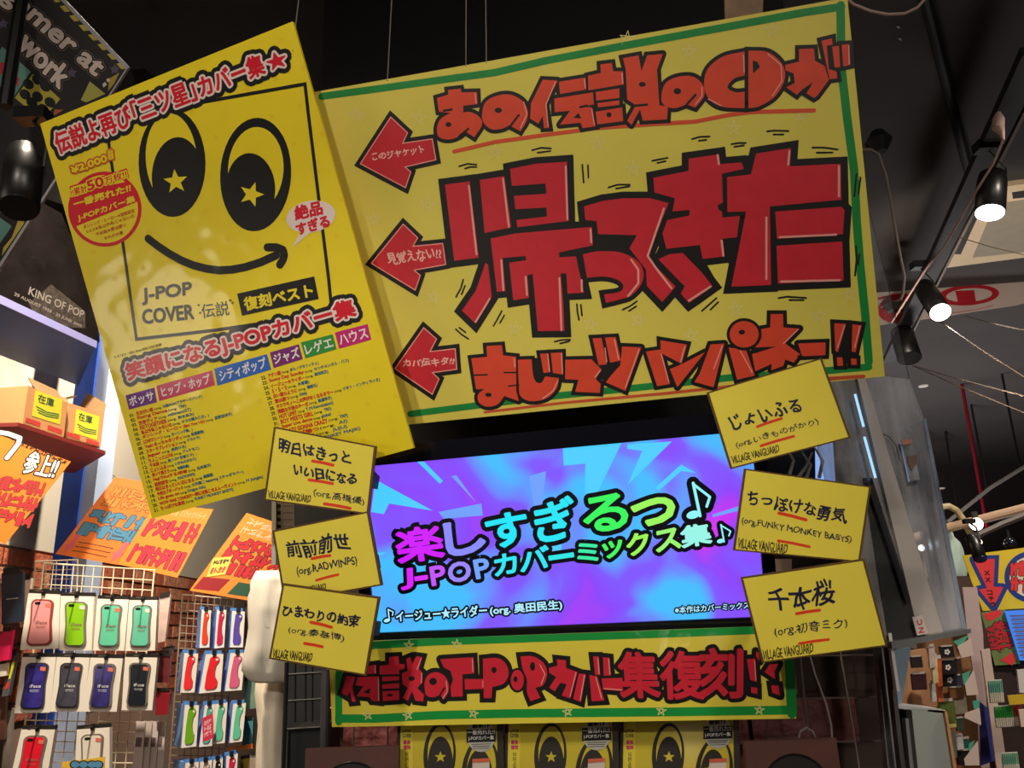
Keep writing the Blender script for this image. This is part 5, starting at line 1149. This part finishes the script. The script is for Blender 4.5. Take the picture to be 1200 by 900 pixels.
# cable, plug
o = MB().tube([at(*p, 1.75) for p in ((985,-8),(1000,5),(1020,13),(1040,17),(1060,16),(1075,9),(1090,-8))], .004, mat(196, 164, 150, .5), 8).build('looped_cable'); tag(o, 'pink beige cable looping down from the ceiling beside the painted sign', 'cable')
o = MB().tube([at(*p, 2.2) for p in ((985,-20),(990,120),(1000,172),(1008,176),(1020,175),(1030,181),(1038,205),(1043,230),(1048,262),(1055,300),(1060,325),(1058,345),(1055,352))], .0042, mat(150, 132, 120, .5), 8).build('hanging_cable'); tag(o, 'grey cable hanging beside the right edge of the painted sign', 'cable')
PY0 = atz(1172, 140, ZT).y - .32
r = empty('plug_adapter', at(1172, 150, PY0), 'pale pink plug adapter on the track with a cord leaving it', 'plug'); ro = Matrix.Translation(r.location); pkm = mat(206, 170, 160, .5)
MB(ro).tube([at(1170, 132, PY0), at(1170, 140, PY0), at(1170, 150, PY0), at(1174, 156, PY0), at(1176, 164, PY0)], [.008, .02, .019, .010, .004], pkm, 14).build('plug_body', r)
MB(ro).tube([at(*p, PY0 + k * .22) for k, p in enumerate(((1176,163),(1165,190),(1145,222),(1125,258),(1106,290),(1085,315),(1066,345),(1045,378)))], .005, pkm, 8).build('cord', r)
o = MB().tube([atz(967, 97, CEIL), at(967, 97, 1.9)], .001, tm, 5).build('hook_wire') if False else None
for k, (x, y) in enumerate(((1053, 31), (1055, 45))):
    p = atz(x, y, CEIL - .004); o = MB().tube([p + Vector((-.008, 0, 0)), p, p + Vector((.006, .008, 0))], .004, mat(210, 205, 205, .4), 6).build('ceiling_clip'); tag(o, ['white clip on the grey ceiling, nearer the cable loop', 'white clip on the grey ceiling, the lower of the two'][k], 'clip')
p = at(1031, 172, 2.4); o = MB().tube([p + Vector((0, 0, .06)), p + Vector((0, 0, .02)), p + Vector((0, 0, -.02))], [.02, .045, .02], mat(30, 30, 31, .6), 16).build('ceiling_sensor'); tag(o, 'dark round fitting above the hanging cable', 'fitting')
# air conditioner cassette
ZC = CEIL - .03
P_ = [atz(x, y, ZC) for x, y in ((1138,227),(1182,218),(1215,214),(1215,300),(1093,316))]
r = empty('air_conditioner', sum(P_, Vector()) / 5, 'cream ceiling air conditioner with dark slots', 'air conditioner'); ro = Matrix.Translation(r.location)
crc = mat(240, 216, 178, .5, var=.02)
MB(ro).prism(P_, (0, 0, .05), crc).build('frame', r)
for q, c, nm, dz in (([(1166,240),(1215,232),(1215,294),(1140,302)], mat(170, 158, 138, .6), 'grille', -.004), ([(1134,252),(1147,252),(1126,298),(1112,298)], mat(40, 36, 34, .6), 'slot', -.003), ([(1186,226),(1215,222),(1215,230),(1187,233)], mat(40, 36, 34, .6), 'slot', -.003)):
    MB(ro).prism([atz(x, y, ZC + dz) for x, y in q], (0, 0, .01), c).build(nm, r)
o = MB().prism([atz(x, y, ZC) for x, y in ((1181,121),(1191,98),(1194,115))], (0, 0, .03), crc).build('ceiling_plate'); tag(o, 'cream triangular plate corner behind the track top', 'plate')
# white banner with red rings
WB = Sheet([(1000, 338), (1215, 300), (1215, 352), (1000, 388)], at(1100, 350, 5.3), (-.1, -1, -.05), 'white_banner', 'white cloth banner with red ring letters hanging behind the spotlight', 'banner')
WB.slab('cloth', .003, mat(214, 196, 186, .7, var=.04), pts=[(1000,343),(1040,334),(1095,322),(1140,318),(1180,308),(1215,302),(1215,352),(1190,358),(1150,364),(1100,372),(1060,377),(1000,386)])
I = Ink(WB); rdn = mat(190, 30, 44, .6)
R4 = lambda *p: T(1000, 280, 6, *p)
I.ell(R4((810,395))[0], 36, 12, rdn, 0, rot=-4); I.ell(R4((815,395))[0], 27, 8, mat(214, 196, 186, .7, var=.04), 1, rot=-4)
I.poly(R4((715,365),(850,360),(865,462),(740,462)), rdn, 2); I.ell(R4((330,490))[0], 27, 17, rdn, 0, rot=-8); I.line(R4((200,480),(260,450),(330,430)), 2.4, mat(214, 196, 186, .7, var=.04), 1); I.line(R4((380,580),(450,540),(520,540)), 3, mat(214, 196, 186, .7, var=.04), 1)
I.line(R4((180,420),(280,395),(370,390)), 3, rdn, 2); I.line(R4((700,520),(850,500),(980,470)), 2, mat(210, 150, 150, .6), 2)
I.build('ring_letters')
# ropes
for k, (a, b, lb) in enumerate(((((1101, 376), (1215, 452)), 0, 'tan cord running down right from the tilted spotlight'), (((1130, 370), (1215, 390)), 0, 'tan cord just below the white banner'), (((1068, 428), (1215, 468)), 0, 'upper tan cord of the pair fanning from the unlit spotlight'), (((1068, 428), (1215, 490)), 0, 'lower tan cord of the pair fanning from the unlit spotlight'), (((1105, 272), (1215, 302)), 0, 'thin cord crossing below the air conditioner'))):
    p, q = (at(*a[0], lY[min(2, k + 1)] + .08 * k), at(*a[1], 2.6 + .15 * k)) if k < 4 else (at(*a[0], 2.2), at(*a[1], 2.2)); o = MB().tube([p, (p + q) / 2 + Vector((0, 0, -.006)), q], .003 if k < 4 else .0015, mat(130, 108, 92, .7), 6).build('cord'); tag(o, lb, 'cord', 'tan cords on the right')
# hanging rods of the dark ceiling beyond
for k, (a, b, r_, c, lb) in enumerate((((1108, 505), (1122, 600), .012, (20, 20, 20), 'black hanging rod, leftmost of the three beyond the case'), ((1138, 474), (1157, 575), .012, (20, 20, 20), 'black hanging rod, middle one of the three beyond the case'), ((1174, 438), (1195, 545), .012, (20, 20, 20), 'black hanging rod, rightmost of the three beyond the case'),
        ((1127, 450), (1158, 625), .02, (170, 24, 50), 'red sprinkler pipe hanging from the far ceiling'), ((1087, 504), (1104, 592), .012, (150, 140, 138), 'pale rod hanging right of the acrylic case'))):
    p0 = atz(*a, CEIL); p1 = at(*b, p0.y); r_ *= p0.y / 9; o = MB().tube([p0, p1], r_, mat(*c, .5), 8).build('hanging_rod'); tag(o, lb, 'rod')
p = at(1102, 572, atz(1087, 504, CEIL).y); o = MB().tube([p, p + Vector((0, 0, -.012))], [.055, .05], mat(200, 190, 170, .5), 20).build('round_disc'); tag(o, 'pale round disc on the rod right of the acrylic case', 'disc')
p = atz(1082, 452, CEIL); o = MB().tube([p, p + Vector((0, 0, -.01))], [.05, .045], mat(220, 215, 210, .5), 16).build('smoke_detector'); tag(o, 'small white detector on the dark ceiling right of the case', 'detector')
o = MB().tube([at(1110, 612, 5), at(1160, 572, 5), at(1215, 538, 5)], .012, mat(150, 145, 145, .4), 8).build('sloping_rail'); tag(o, 'thin grey rail sloping up right under the far ceiling', 'rail')
# pipes with clothes
cp_ = mat(206, 170, 140, .45)
o = MB().tube([at(1065, 632, 3.6), at(1105, 620, 3.6), at(1215, 592, 3.4)], .02, cp_, 12).build('garment_rail'); tag(o, 'thick tan rail crossing above the hanging pale shirt', 'rail')
o = MB().tube([at(*p, 3.58) for p in ((1096,622),(1098,612),(1099,600),(1104,594),(1112,593),(1121,598),(1128,608),(1134,620),(1142,632))], .014, mat(190, 170, 130, .45), 10).build('curved_pipe'); tag(o, 'arched cream pipe above the hanging pale shirt', 'pipe')
o = MB().tube([at(1088, 600, 3.6), at(1086, 640, 3.6), at(1084, 700, 3.6), at(1080, 960, 3.6)], .014, mat(180, 150, 130, .5), 10).build('upright_pipe'); tag(o, 'tan upright pipe seen through the acrylic case', 'pipe')
o = MB().tube([at(1140, 630, 3.2), at(1175, 614, 3.2), at(1215, 598, 3.2)], .012, mat(70, 58, 50, .5), 8).build('dark_branch'); tag(o, 'dark brown bar below the tan rail at the right edge', 'bar')
r = empty('round_bulb', at(1144, 614, 3.3), 'glowing round bulb under the tan rail', 'bulb'); 
def ball(p, rad, m, name, parent=None):
    mb = MB(Matrix.Translation(parent.location) if parent else None); n = 16
    zs = [math.cos(math.pi * k / 8) for k in range(9)]; mb.tube([p + Vector((0, 0, rad * z)) for z in zs], [max(.0005, rad * math.sqrt(max(0, 1 - z * z))) for z in zs], m, n); return mb.build(name, parent, True)
ball(at(1144, 614, 3.3), .026, mat(255, 240, 215, emit=8), 'glass_globe', r)
MB(Matrix.Translation(r.location)).tube([at(1144, 614, 3.3) + Vector((0, 0, .022)), at(1144, 614, 3.3) + Vector((0, 0, .05))], .012, mat(60, 56, 54, .4), 10).build('socket', r)
r = empty('small_bulb', at(1147, 635, 3.2), 'small glowing bulb right of the pale shirt', 'bulb'); ball(at(1147, 635, 3.2), .012, mat(255, 235, 210, emit=7), 'glass_globe', r); MB(Matrix.Translation(r.location)).tube([at(1147, 635, 3.2) + Vector((0, 0, .01)), at(1147, 635, 3.2) + Vector((0, 0, .03))], .006, tm, 8).build('socket', r)
r = empty('small_bulb', at(1080, 642, 3.4), 'left glowing bulb of the pair seen through the acrylic case', 'bulb'); ball(at(1080, 642, 3.4), .013, mat(255, 240, 220, emit=7), 'glass_globe', r); MB(Matrix.Translation(r.location)).tube([at(1080, 642, 3.4) + Vector((0, 0, .01)), at(1080, 642, 3.4) + Vector((0, 0, .03))], .006, tm, 8).build('socket', r)
r = empty('small_bulb', at(1091, 642, 3.4), 'right glowing bulb of the pair seen through the acrylic case', 'bulb'); ball(at(1091, 642, 3.4), .015, mat(255, 240, 220, emit=7), 'glass_globe', r); MB(Matrix.Translation(r.location)).tube([at(1091, 642, 3.4) + Vector((0, 0, .01)), at(1091, 642, 3.4) + Vector((0, 0, .03))], .006, tm, 8).build('socket', r)
soft('pale_shirt', 'pale teal shirt hanging under the tan rail', 'shirt', [(1110,1114,622),(1109,1116,630),(1104,1124,636),(1101,1128,644),(1098,1131,656),(1095,1134,668),(1097,1133,676),(1099,1129,684)], 3.6, .05, mat(176, 196, 186, .7, var=.04), seed=5)
lamp('small black spotlight above the red arrow sign', (1138, 628), (1149, 655), .022, 2.9, 2.85, False, blm)
p = at(1184, 637, 3.0); r = empty('glass_ornament', p, 'dark shiny round ornament above the ring sign at the right edge', 'ornament'); ball(p, .022, mat(24, 26, 40, .1, coat=1), 'globe', r); MB(Matrix.Translation(p)).tube([p + Vector((0, 0, .02)), p + Vector((0, 0, .05))], .004, tm, 8).build('cap', r)

# red arrow sign
AS = Sheet([(1128, 650), (1215, 640), (1215, 712), (1146, 716)], at(1170, 680, 2.95), (-.25, -1, 0), 'arrow_sign', 'yellow sign with a red down arrow edged in blue at the right edge', 'sign')
ylr = mat(236, 206, 50, .55); blr = mat(34, 60, 140, .55); rdr = mat(240, 60, 64, .55)
AS.slab('board', .004, ylr, pts=[(1128,651),(1215,640),(1215,712),(1180,714),(1152,716),(1146,700),(1138,680)])
I = Ink(AS); R6 = lambda *p: T(1000, 560, 6, *p)
ar = R6((845,575),(995,570),(985,765),(1055,768),(985,910),(880,785),(940,775))
I.poly(ar, rdr, 3); I.line(ar, 10, blr, 1, closed=True, miter=True)
I.ell((1208, 676), 31, 30, blr, 2); I.ell((1208, 676), 25, 24, mat(240, 224, 200, .6), 3)
for k, (ch, x, y) in enumerate((('X', 1157, 674), ('X', 1158, 682), ('コ', 1160, 697), ('チ', 1162, 704), ('ラ', 1164, 711))): I.text(ch, (x - 3, y), (x + 3, y), 5.5, BLK, 5, .3)
scribble(I, [(1184,660),(1215,652),(1215,700),(1184,692)], 2, 3, rdr, mat(40, 20, 20, .6), 31, 3, ly=4)
I.build('painted_arrow', 'red arrow with black characters and a blue ring')
NS = Sheet([(1150, 718), (1178, 714), (1196, 778), (1166, 780)], at(1170, 745, 2.93), (-.25, -1, 0), 'red_lettered_sign', 'narrow green sign with red lettering and red corner arrows', 'sign')
NS.slab('board', .004, mat(120, 140, 80, .6, var=.2, scale=30)); I = Ink(NS)
scribble(I, sub(NS, .3, .2, .95, .7), 6, 1, mat(206, 40, 50, .6), mat(40, 20, 20, .6), 33, 2.6); scribble(I, sub(NS, 0, .28, .38, .75), 5, 1, mat(190, 40, 50, .6), mat(40, 20, 20, .6), 34, 2.2)
I.poly([(1152,720),(1172,714),(1174,720),(1164,726),(1158,728)], rdr, 4); I.poly([(1172,774),(1186,764),(1191,772),(1186,780),(1178,776)], rdr, 4)
I.build('brush_lettering', 'red brush lettering and arrows')
BP = Sheet([(1178, 716), (1215, 714), (1215, 774), (1196, 774)], at(1200, 745, 2.9), (-.25, -1, 0), 'list_panel', 'bright blue lit list panel at the right edge', 'screen')
BP.slab('panel', .01, mat(70, 140, 250, emit=.8)); I = Ink(BP)
for k in range(11): I.line([(1184 + 1.2 * k, 722 + 4.6 * k), (1214, 721 + 4.6 * k)], 2.2, mat(120, 110, 150, .6), 1); I.line([(1186 + 1.2 * k, 724.4 + 4.6 * k), (1214, 723.4 + 4.6 * k)], .6, BLK, 2)
I.build('list_rows')
# lower right: white side board, pegboards, packs
r = empty('white_cabinet', at(1090, 960, 1.95), 'grey white cabinet side board with a light wood edge, low on the right', 'cabinet'); ro = Matrix.Translation(r.location)
MB(ro).prism([at(1068, 830, 2.0), at(1107, 833, 2.0), at(1128, 960, 2.0), at(1082, 960, 2.0)], (0, .03, 0), mat(176, 182, 176, .5, var=.02)).build('side_board', r)
MB(ro).prism([at(1107, 833, 1.99), at(1110, 834, 1.99), at(1131, 960, 1.99), at(1127, 960, 1.99)], (0, .03, 0), mat(220, 160, 110, .5)).build('wood_edge', r)
MB(ro).prism([at(1052, 826, 2.0), at(1108, 832, 2.0), at(1108, 836, 2.0), at(1052, 830, 2.0)], (0, .1, 0), mat(206, 206, 206, .4)).build('top_rail', r)
MB(ro).prism([at(1053, 832, 2.08), at(1070, 833, 2.08), at(1084, 960, 2.08), at(1062, 960, 2.08)], (0, .02, 0), mat(30, 32, 44, .5)).build('dark_recess', r)
MB(ro).prism([at(1061, 842, 2.02), at(1067, 842, 2.02), at(1080, 960, 2.02), at(1072, 960, 2.02)], (0, .02, 0), mat(150, 150, 152, .4)).build('inner_post', r)
flat('blue_side_board', 'dull blue board hanging under the acrylic ledge', 'board', [(1047,762),(1068,758),(1056,826),(1048,824)], 1.75, mat(160, 190, 214, .6), .01, part='board')
flat('lit_wall_patch', 'warm cream patch of lit wall behind the dark cases under the ledge', 'board', [(1052,765),(1085,760),(1100,832),(1052,828)], 2.9, mat(176, 130, 92, .7, var=.2), .02, part='board')  # sheet whose warm colour holds the light on the wall
r_ = flat('wooden_backboard', 'brown wooden display wall low on the right', 'board', [(1070,752),(1150,735),(1175,960),(1100,960)], 3.1, mat(140, 96, 58, .7, var=.2), .03, n=(-.2, -1, 0), part='board')
items = []
rnd = random.Random(42)
defs = [((1067,770),(13,12),(40,26,26),'small dark red case low right of the acrylic ledge'), ((1068,790),(17,18),(60,24,26),'larger dark red box case under the ledge'), ((1088,758),(7,24),(210,190,180),'white and black patterned strip pack'), ((1092,770),(6,30),(236,206,160),'cream slim strap pack'),
        ((1097,772),(6,32),(206,100,50),'orange slim strap pack'), ((1101,758),(16,12),(26,24,26),'black pouch with a white flower print, uppermost'), ((1101,774),(18,16),(30,28,30),'black pouch below the flower printed one'), ((1104,790),(16,14),(26,24,28),'black pouch with a white flower print, lower'),
        ((1108,745),(0,0),(0,0,0),''), ((1090,800),(6,22),(206,200,196),'white slim strap pack'), ((1098,798),(6,24),(226,110,60),'coral slim strap pack'), ((1100,822),(18,26),(96,110,50),'camouflage green pouch'), ((1112,806),(16,12),(120,80,46),'tan leather pouch'),
        ((1118,818),(14,18),(226,206,180),'cream booklet pack'), ((1095,850),(12,22),(60,50,46),'dark brown pouch near the wood edge'), ((1110,860),(10,28),(196,190,184),'grey white strap pack, low'), ((1120,862),(8,16),(226,220,214),'small white pack, low'), ((1122,880),(14,16),(36,34,36),'black pouch at the bottom right'), ((1112,885),(9,18),(150,60,50),'brick red pouch at the bottom'), ((1128,866),(8,20),(50,110,100),'dark teal strap pack'),
        ((1080,776),(7,14),(236,214,180),'cream square charm pack'), ((1056,772),(8,16),(120,96,80),'taupe narrow pouch'), ((1058,798),(9,18),(190,150,120),'beige soft case'), ((1076,812),(9,13),(150,110,130),'mauve beaded pack'), ((1086,818),(8,13),(40,34,36),'black square pouch'),
        ((1101,796),(3,26),(220,216,210),'thin white cord pack'), ((1120,772),(6,14),(70,50,44),'dark chocolate pouch'), ((1110,838),(9,14),(214,196,120),'pale yellow charm pack'), ((1120,842),(9,14),(66,80,60),'dull green pouch'), ((1118,792),(8,12),(60,56,90),'slate violet pouch'), ((1104,846),(6,16),(180,70,60),'small red strap pack')]
for (x, y), (w, h), c, lb in defs:
    if not lb: continue
    Y = 2.75 + .01 * len(items)
    s = flat('hanging_pack', lb + ' on the wooden display wall', 'pack', [(x, y), (x + w, y - 1), (x + w + 2, y + h), (x + 2, y + h + 1)], Y, mat(*c, .45, var=.2, scale=40), .015, n=(-.2, -1, 0), part='pack')
    s.slab('card_header', .002, mat(200, 190, 180, .5), pts=[s.uv(.1, -.12), s.uv(.9, -.12), s.uv(.9, .02), s.uv(.1, .02)], z=.002)
    if 'flower' in lb:
        I = Ink(s); 
        for a in range(5): I.ell((s.uv(.5, .5)[0] + 2.2 * math.cos(a * 1.257), s.uv(.5, .5)[1] + 2.2 * math.sin(a * 1.257)), 1.3, 1.3, WHT, 1, n=10)
        I.build('flower_print')
    items.append(s)
# white triangular cards with teal spines
wc = mat(238, 214, 200, .5, var=.02)
for k, (q, tq) in enumerate((([(1138,748),(1141,768),(1127,771),(1122,758)], [(1118,752),(1136,744),(1128,756),(1124,758)]), ([(1141,785),(1147,814),(1133,815),(1131,802)], [(1128,790),(1138,786),(1133,801),(1130,803)]), ([(1148,830),(1150,850),(1130,841),(1131,836)], [(1140,822),(1149,820),(1148,830),(1142,831)]), ([(1146,868),(1148,897),(1131,897),(1130,890)], [(1136,872),(1143,868),(1138,880),(1135,880)]))):
    s = flat('folded_card', ['uppermost', 'second from the top', 'third from the top', 'lowest'][k] + ' white folded card with a teal fan right of the wooden wall', 'card', q, 2.6, wc, .004, 'white folded cards on the right', n=(-.2, -1, 0), part='card')
    s.slab('teal_fan', .003, mat(90, 180, 150, .5), pts=tq, z=-.004)
# angled pegboards
s = flat('white_pegboard', 'tall slanted pink white board edge at the right of the folded cards', 'board', [(1128,688),(1145,688),(1152,742),(1160,900),(1150,900),(1143,800),(1134,745)], 2.8, mat(206, 180, 178, .5), .01, n=(-.2, -1, 0), part='board')
s = flat('white_pegboard', 'white board with hooks carrying the pen sets at the right edge', 'board', [(1150,762),(1160,760),(1185,930),(1172,930)], 2.72, mat(226, 200, 188, .5), .01, n=(-.2, -1, 0), part='board')
s = flat('dark_display', 'dark display wall behind the pen sets at the right edge', 'board', [(1160,770),(1215,765),(1215,960),(1180,960)], 2.95, mat(52, 36, 34, .6, var=.3), .02, n=(-.2, -1, 0), part='board')
flat('blue_board', 'deep blue violet board between the pegboards', 'board', [(1148,822),(1158,830),(1170,890),(1150,897)], 2.76, mat(60, 66, 150, .6), .01, n=(-.2, -1, 0), part='board')
def pens(label, x, y, n, w, h, ct, cbm, Y):
    q = [(x, y), (x + n * w, y - 1), (x + n * w + 3, y + h), (x + 3, y + h + 1)]
    s = Sheet(q, at(x, y, Y), (-.2, -1, 0), 'pen_set', label, 'pens', 'pen sets at the right edge')
    s.slab('backing_card', .002, mat(230, 220, 206, .5))
    for k in range(n):
        u = (k + .5) / n
        for nm, v0, v1, m in (('pen_cap', .04, .55, ct), ('pen_barrel', .55, .96, cbm)):
            a, b = s.L(s.uv(u, v0)), s.L(s.uv(u, v1)); MB().tube([(*a, .004), (*b, .004)], s.k * w * .4, m, 8).build(nm, s.root)
pens('mint topped pen set, uppermost at the right edge', 1157, 797, 7, 2.4, 26, mat(110, 180, 160, .4), mat(226, 220, 200, .4), 2.6)
pens('green topped pen set, middle of the right edge', 1164, 827, 9, 2.4, 25, mat(50, 150, 60, .4), mat(226, 220, 200, .4), 2.58)
pens('crimson topped pen set beside the green ones', 1186, 826, 4, 2.6, 24, mat(160, 30, 40, .4), mat(220, 190, 180, .4), 2.57)
pens('mint topped pen set, lowest at the right edge', 1173, 882, 8, 2.4, 24, mat(120, 180, 150, .4), mat(226, 220, 200, .4), 2.55)
flat('yellow_label', 'yellow label with red marks above the green pens', 'label', [(1181,815),(1215,812),(1215,824),(1183,826)], 2.56, mat(230, 190, 50, .5), .003, n=(-.2, -1, 0), part='label')
flat('white_pack', 'white pack at the right edge above the yellow label', 'pack', [(1192,785),(1215,783),(1215,812),(1195,812)], 2.7, mat(226, 220, 214, .5), .01, n=(-.2, -1, 0), part='pack')
flat('cream_pack', 'cream pack at the right edge beside the crimson pens', 'pack', [(1194,832),(1215,830),(1215,850),(1197,852)], 2.55, mat(240, 214, 190, .5), .01, n=(-.2, -1, 0), part='pack')
flat('red_sign', 'red and yellow sign piece behind the slanted board, seen through the case', 'sign', [(1084,684),(1142,680),(1146,715),(1092,712)], 3.3, mat(196, 52, 46, .6, var=.3, scale=20), .01, part='board')
flat('tan_sign', 'tan printed board under the red sign seen through the case', 'sign', [(1092,712),(1128,712),(1130,742),(1102,742)], 3.32, mat(200, 150, 100, .6, var=.15), .01, part='board')
# floor-standing display carrying the right-hand wall of goods
o = MB().box((1.55, 3.3, 0), (3.9, 3.36, 1.62), mat(70, 48, 40, .7)).build('display_partition'); tag(o, 'low dark partition behind the hanging goods on the right', 'partition')

bpy.data.objects.remove(_fo)
# finer pieces belong to the part they sit on
SUBS = {'phone_case': {'shell': ('camera_opening', 'sticker', 'shell_logo'), 'hanging_header': ('security_tag',)}, 'boxed_phone_case': {'case': ('camera_opening',), 'blue_header': ('security_tag',)},
        'compact_disc': {'cover': ('printed_cover',), 'price_label': ('price_label_band',)}, 'song_card': {'paper_face': ('handwriting', 'red_underline')}, 'speaker': {'speaker_grille': ('grille_rim',)},
        'television': {'screen': ('light_ray', 'screen_title')}, 'acrylic_case': {'dark_panel': ('seal',)}, 'clear_holder': {'holder': ('tan_cap', 'brown_slip')}, 'blue_tag': {'card': ('blue_lettering',)}}
base = lambda o: o.name.split('.')[0]
kids = {}
for o in bpy.data.objects:
    if o.parent: kids.setdefault(o.parent, []).append(o)
for root, ch in list(kids.items()):
    for pn, names in SUBS.get(base(root), {}).items():
        host = next((c for c in ch if base(c) == pn), None)
        if host:
            for c in ch:
                if base(c) in names: c.parent = host
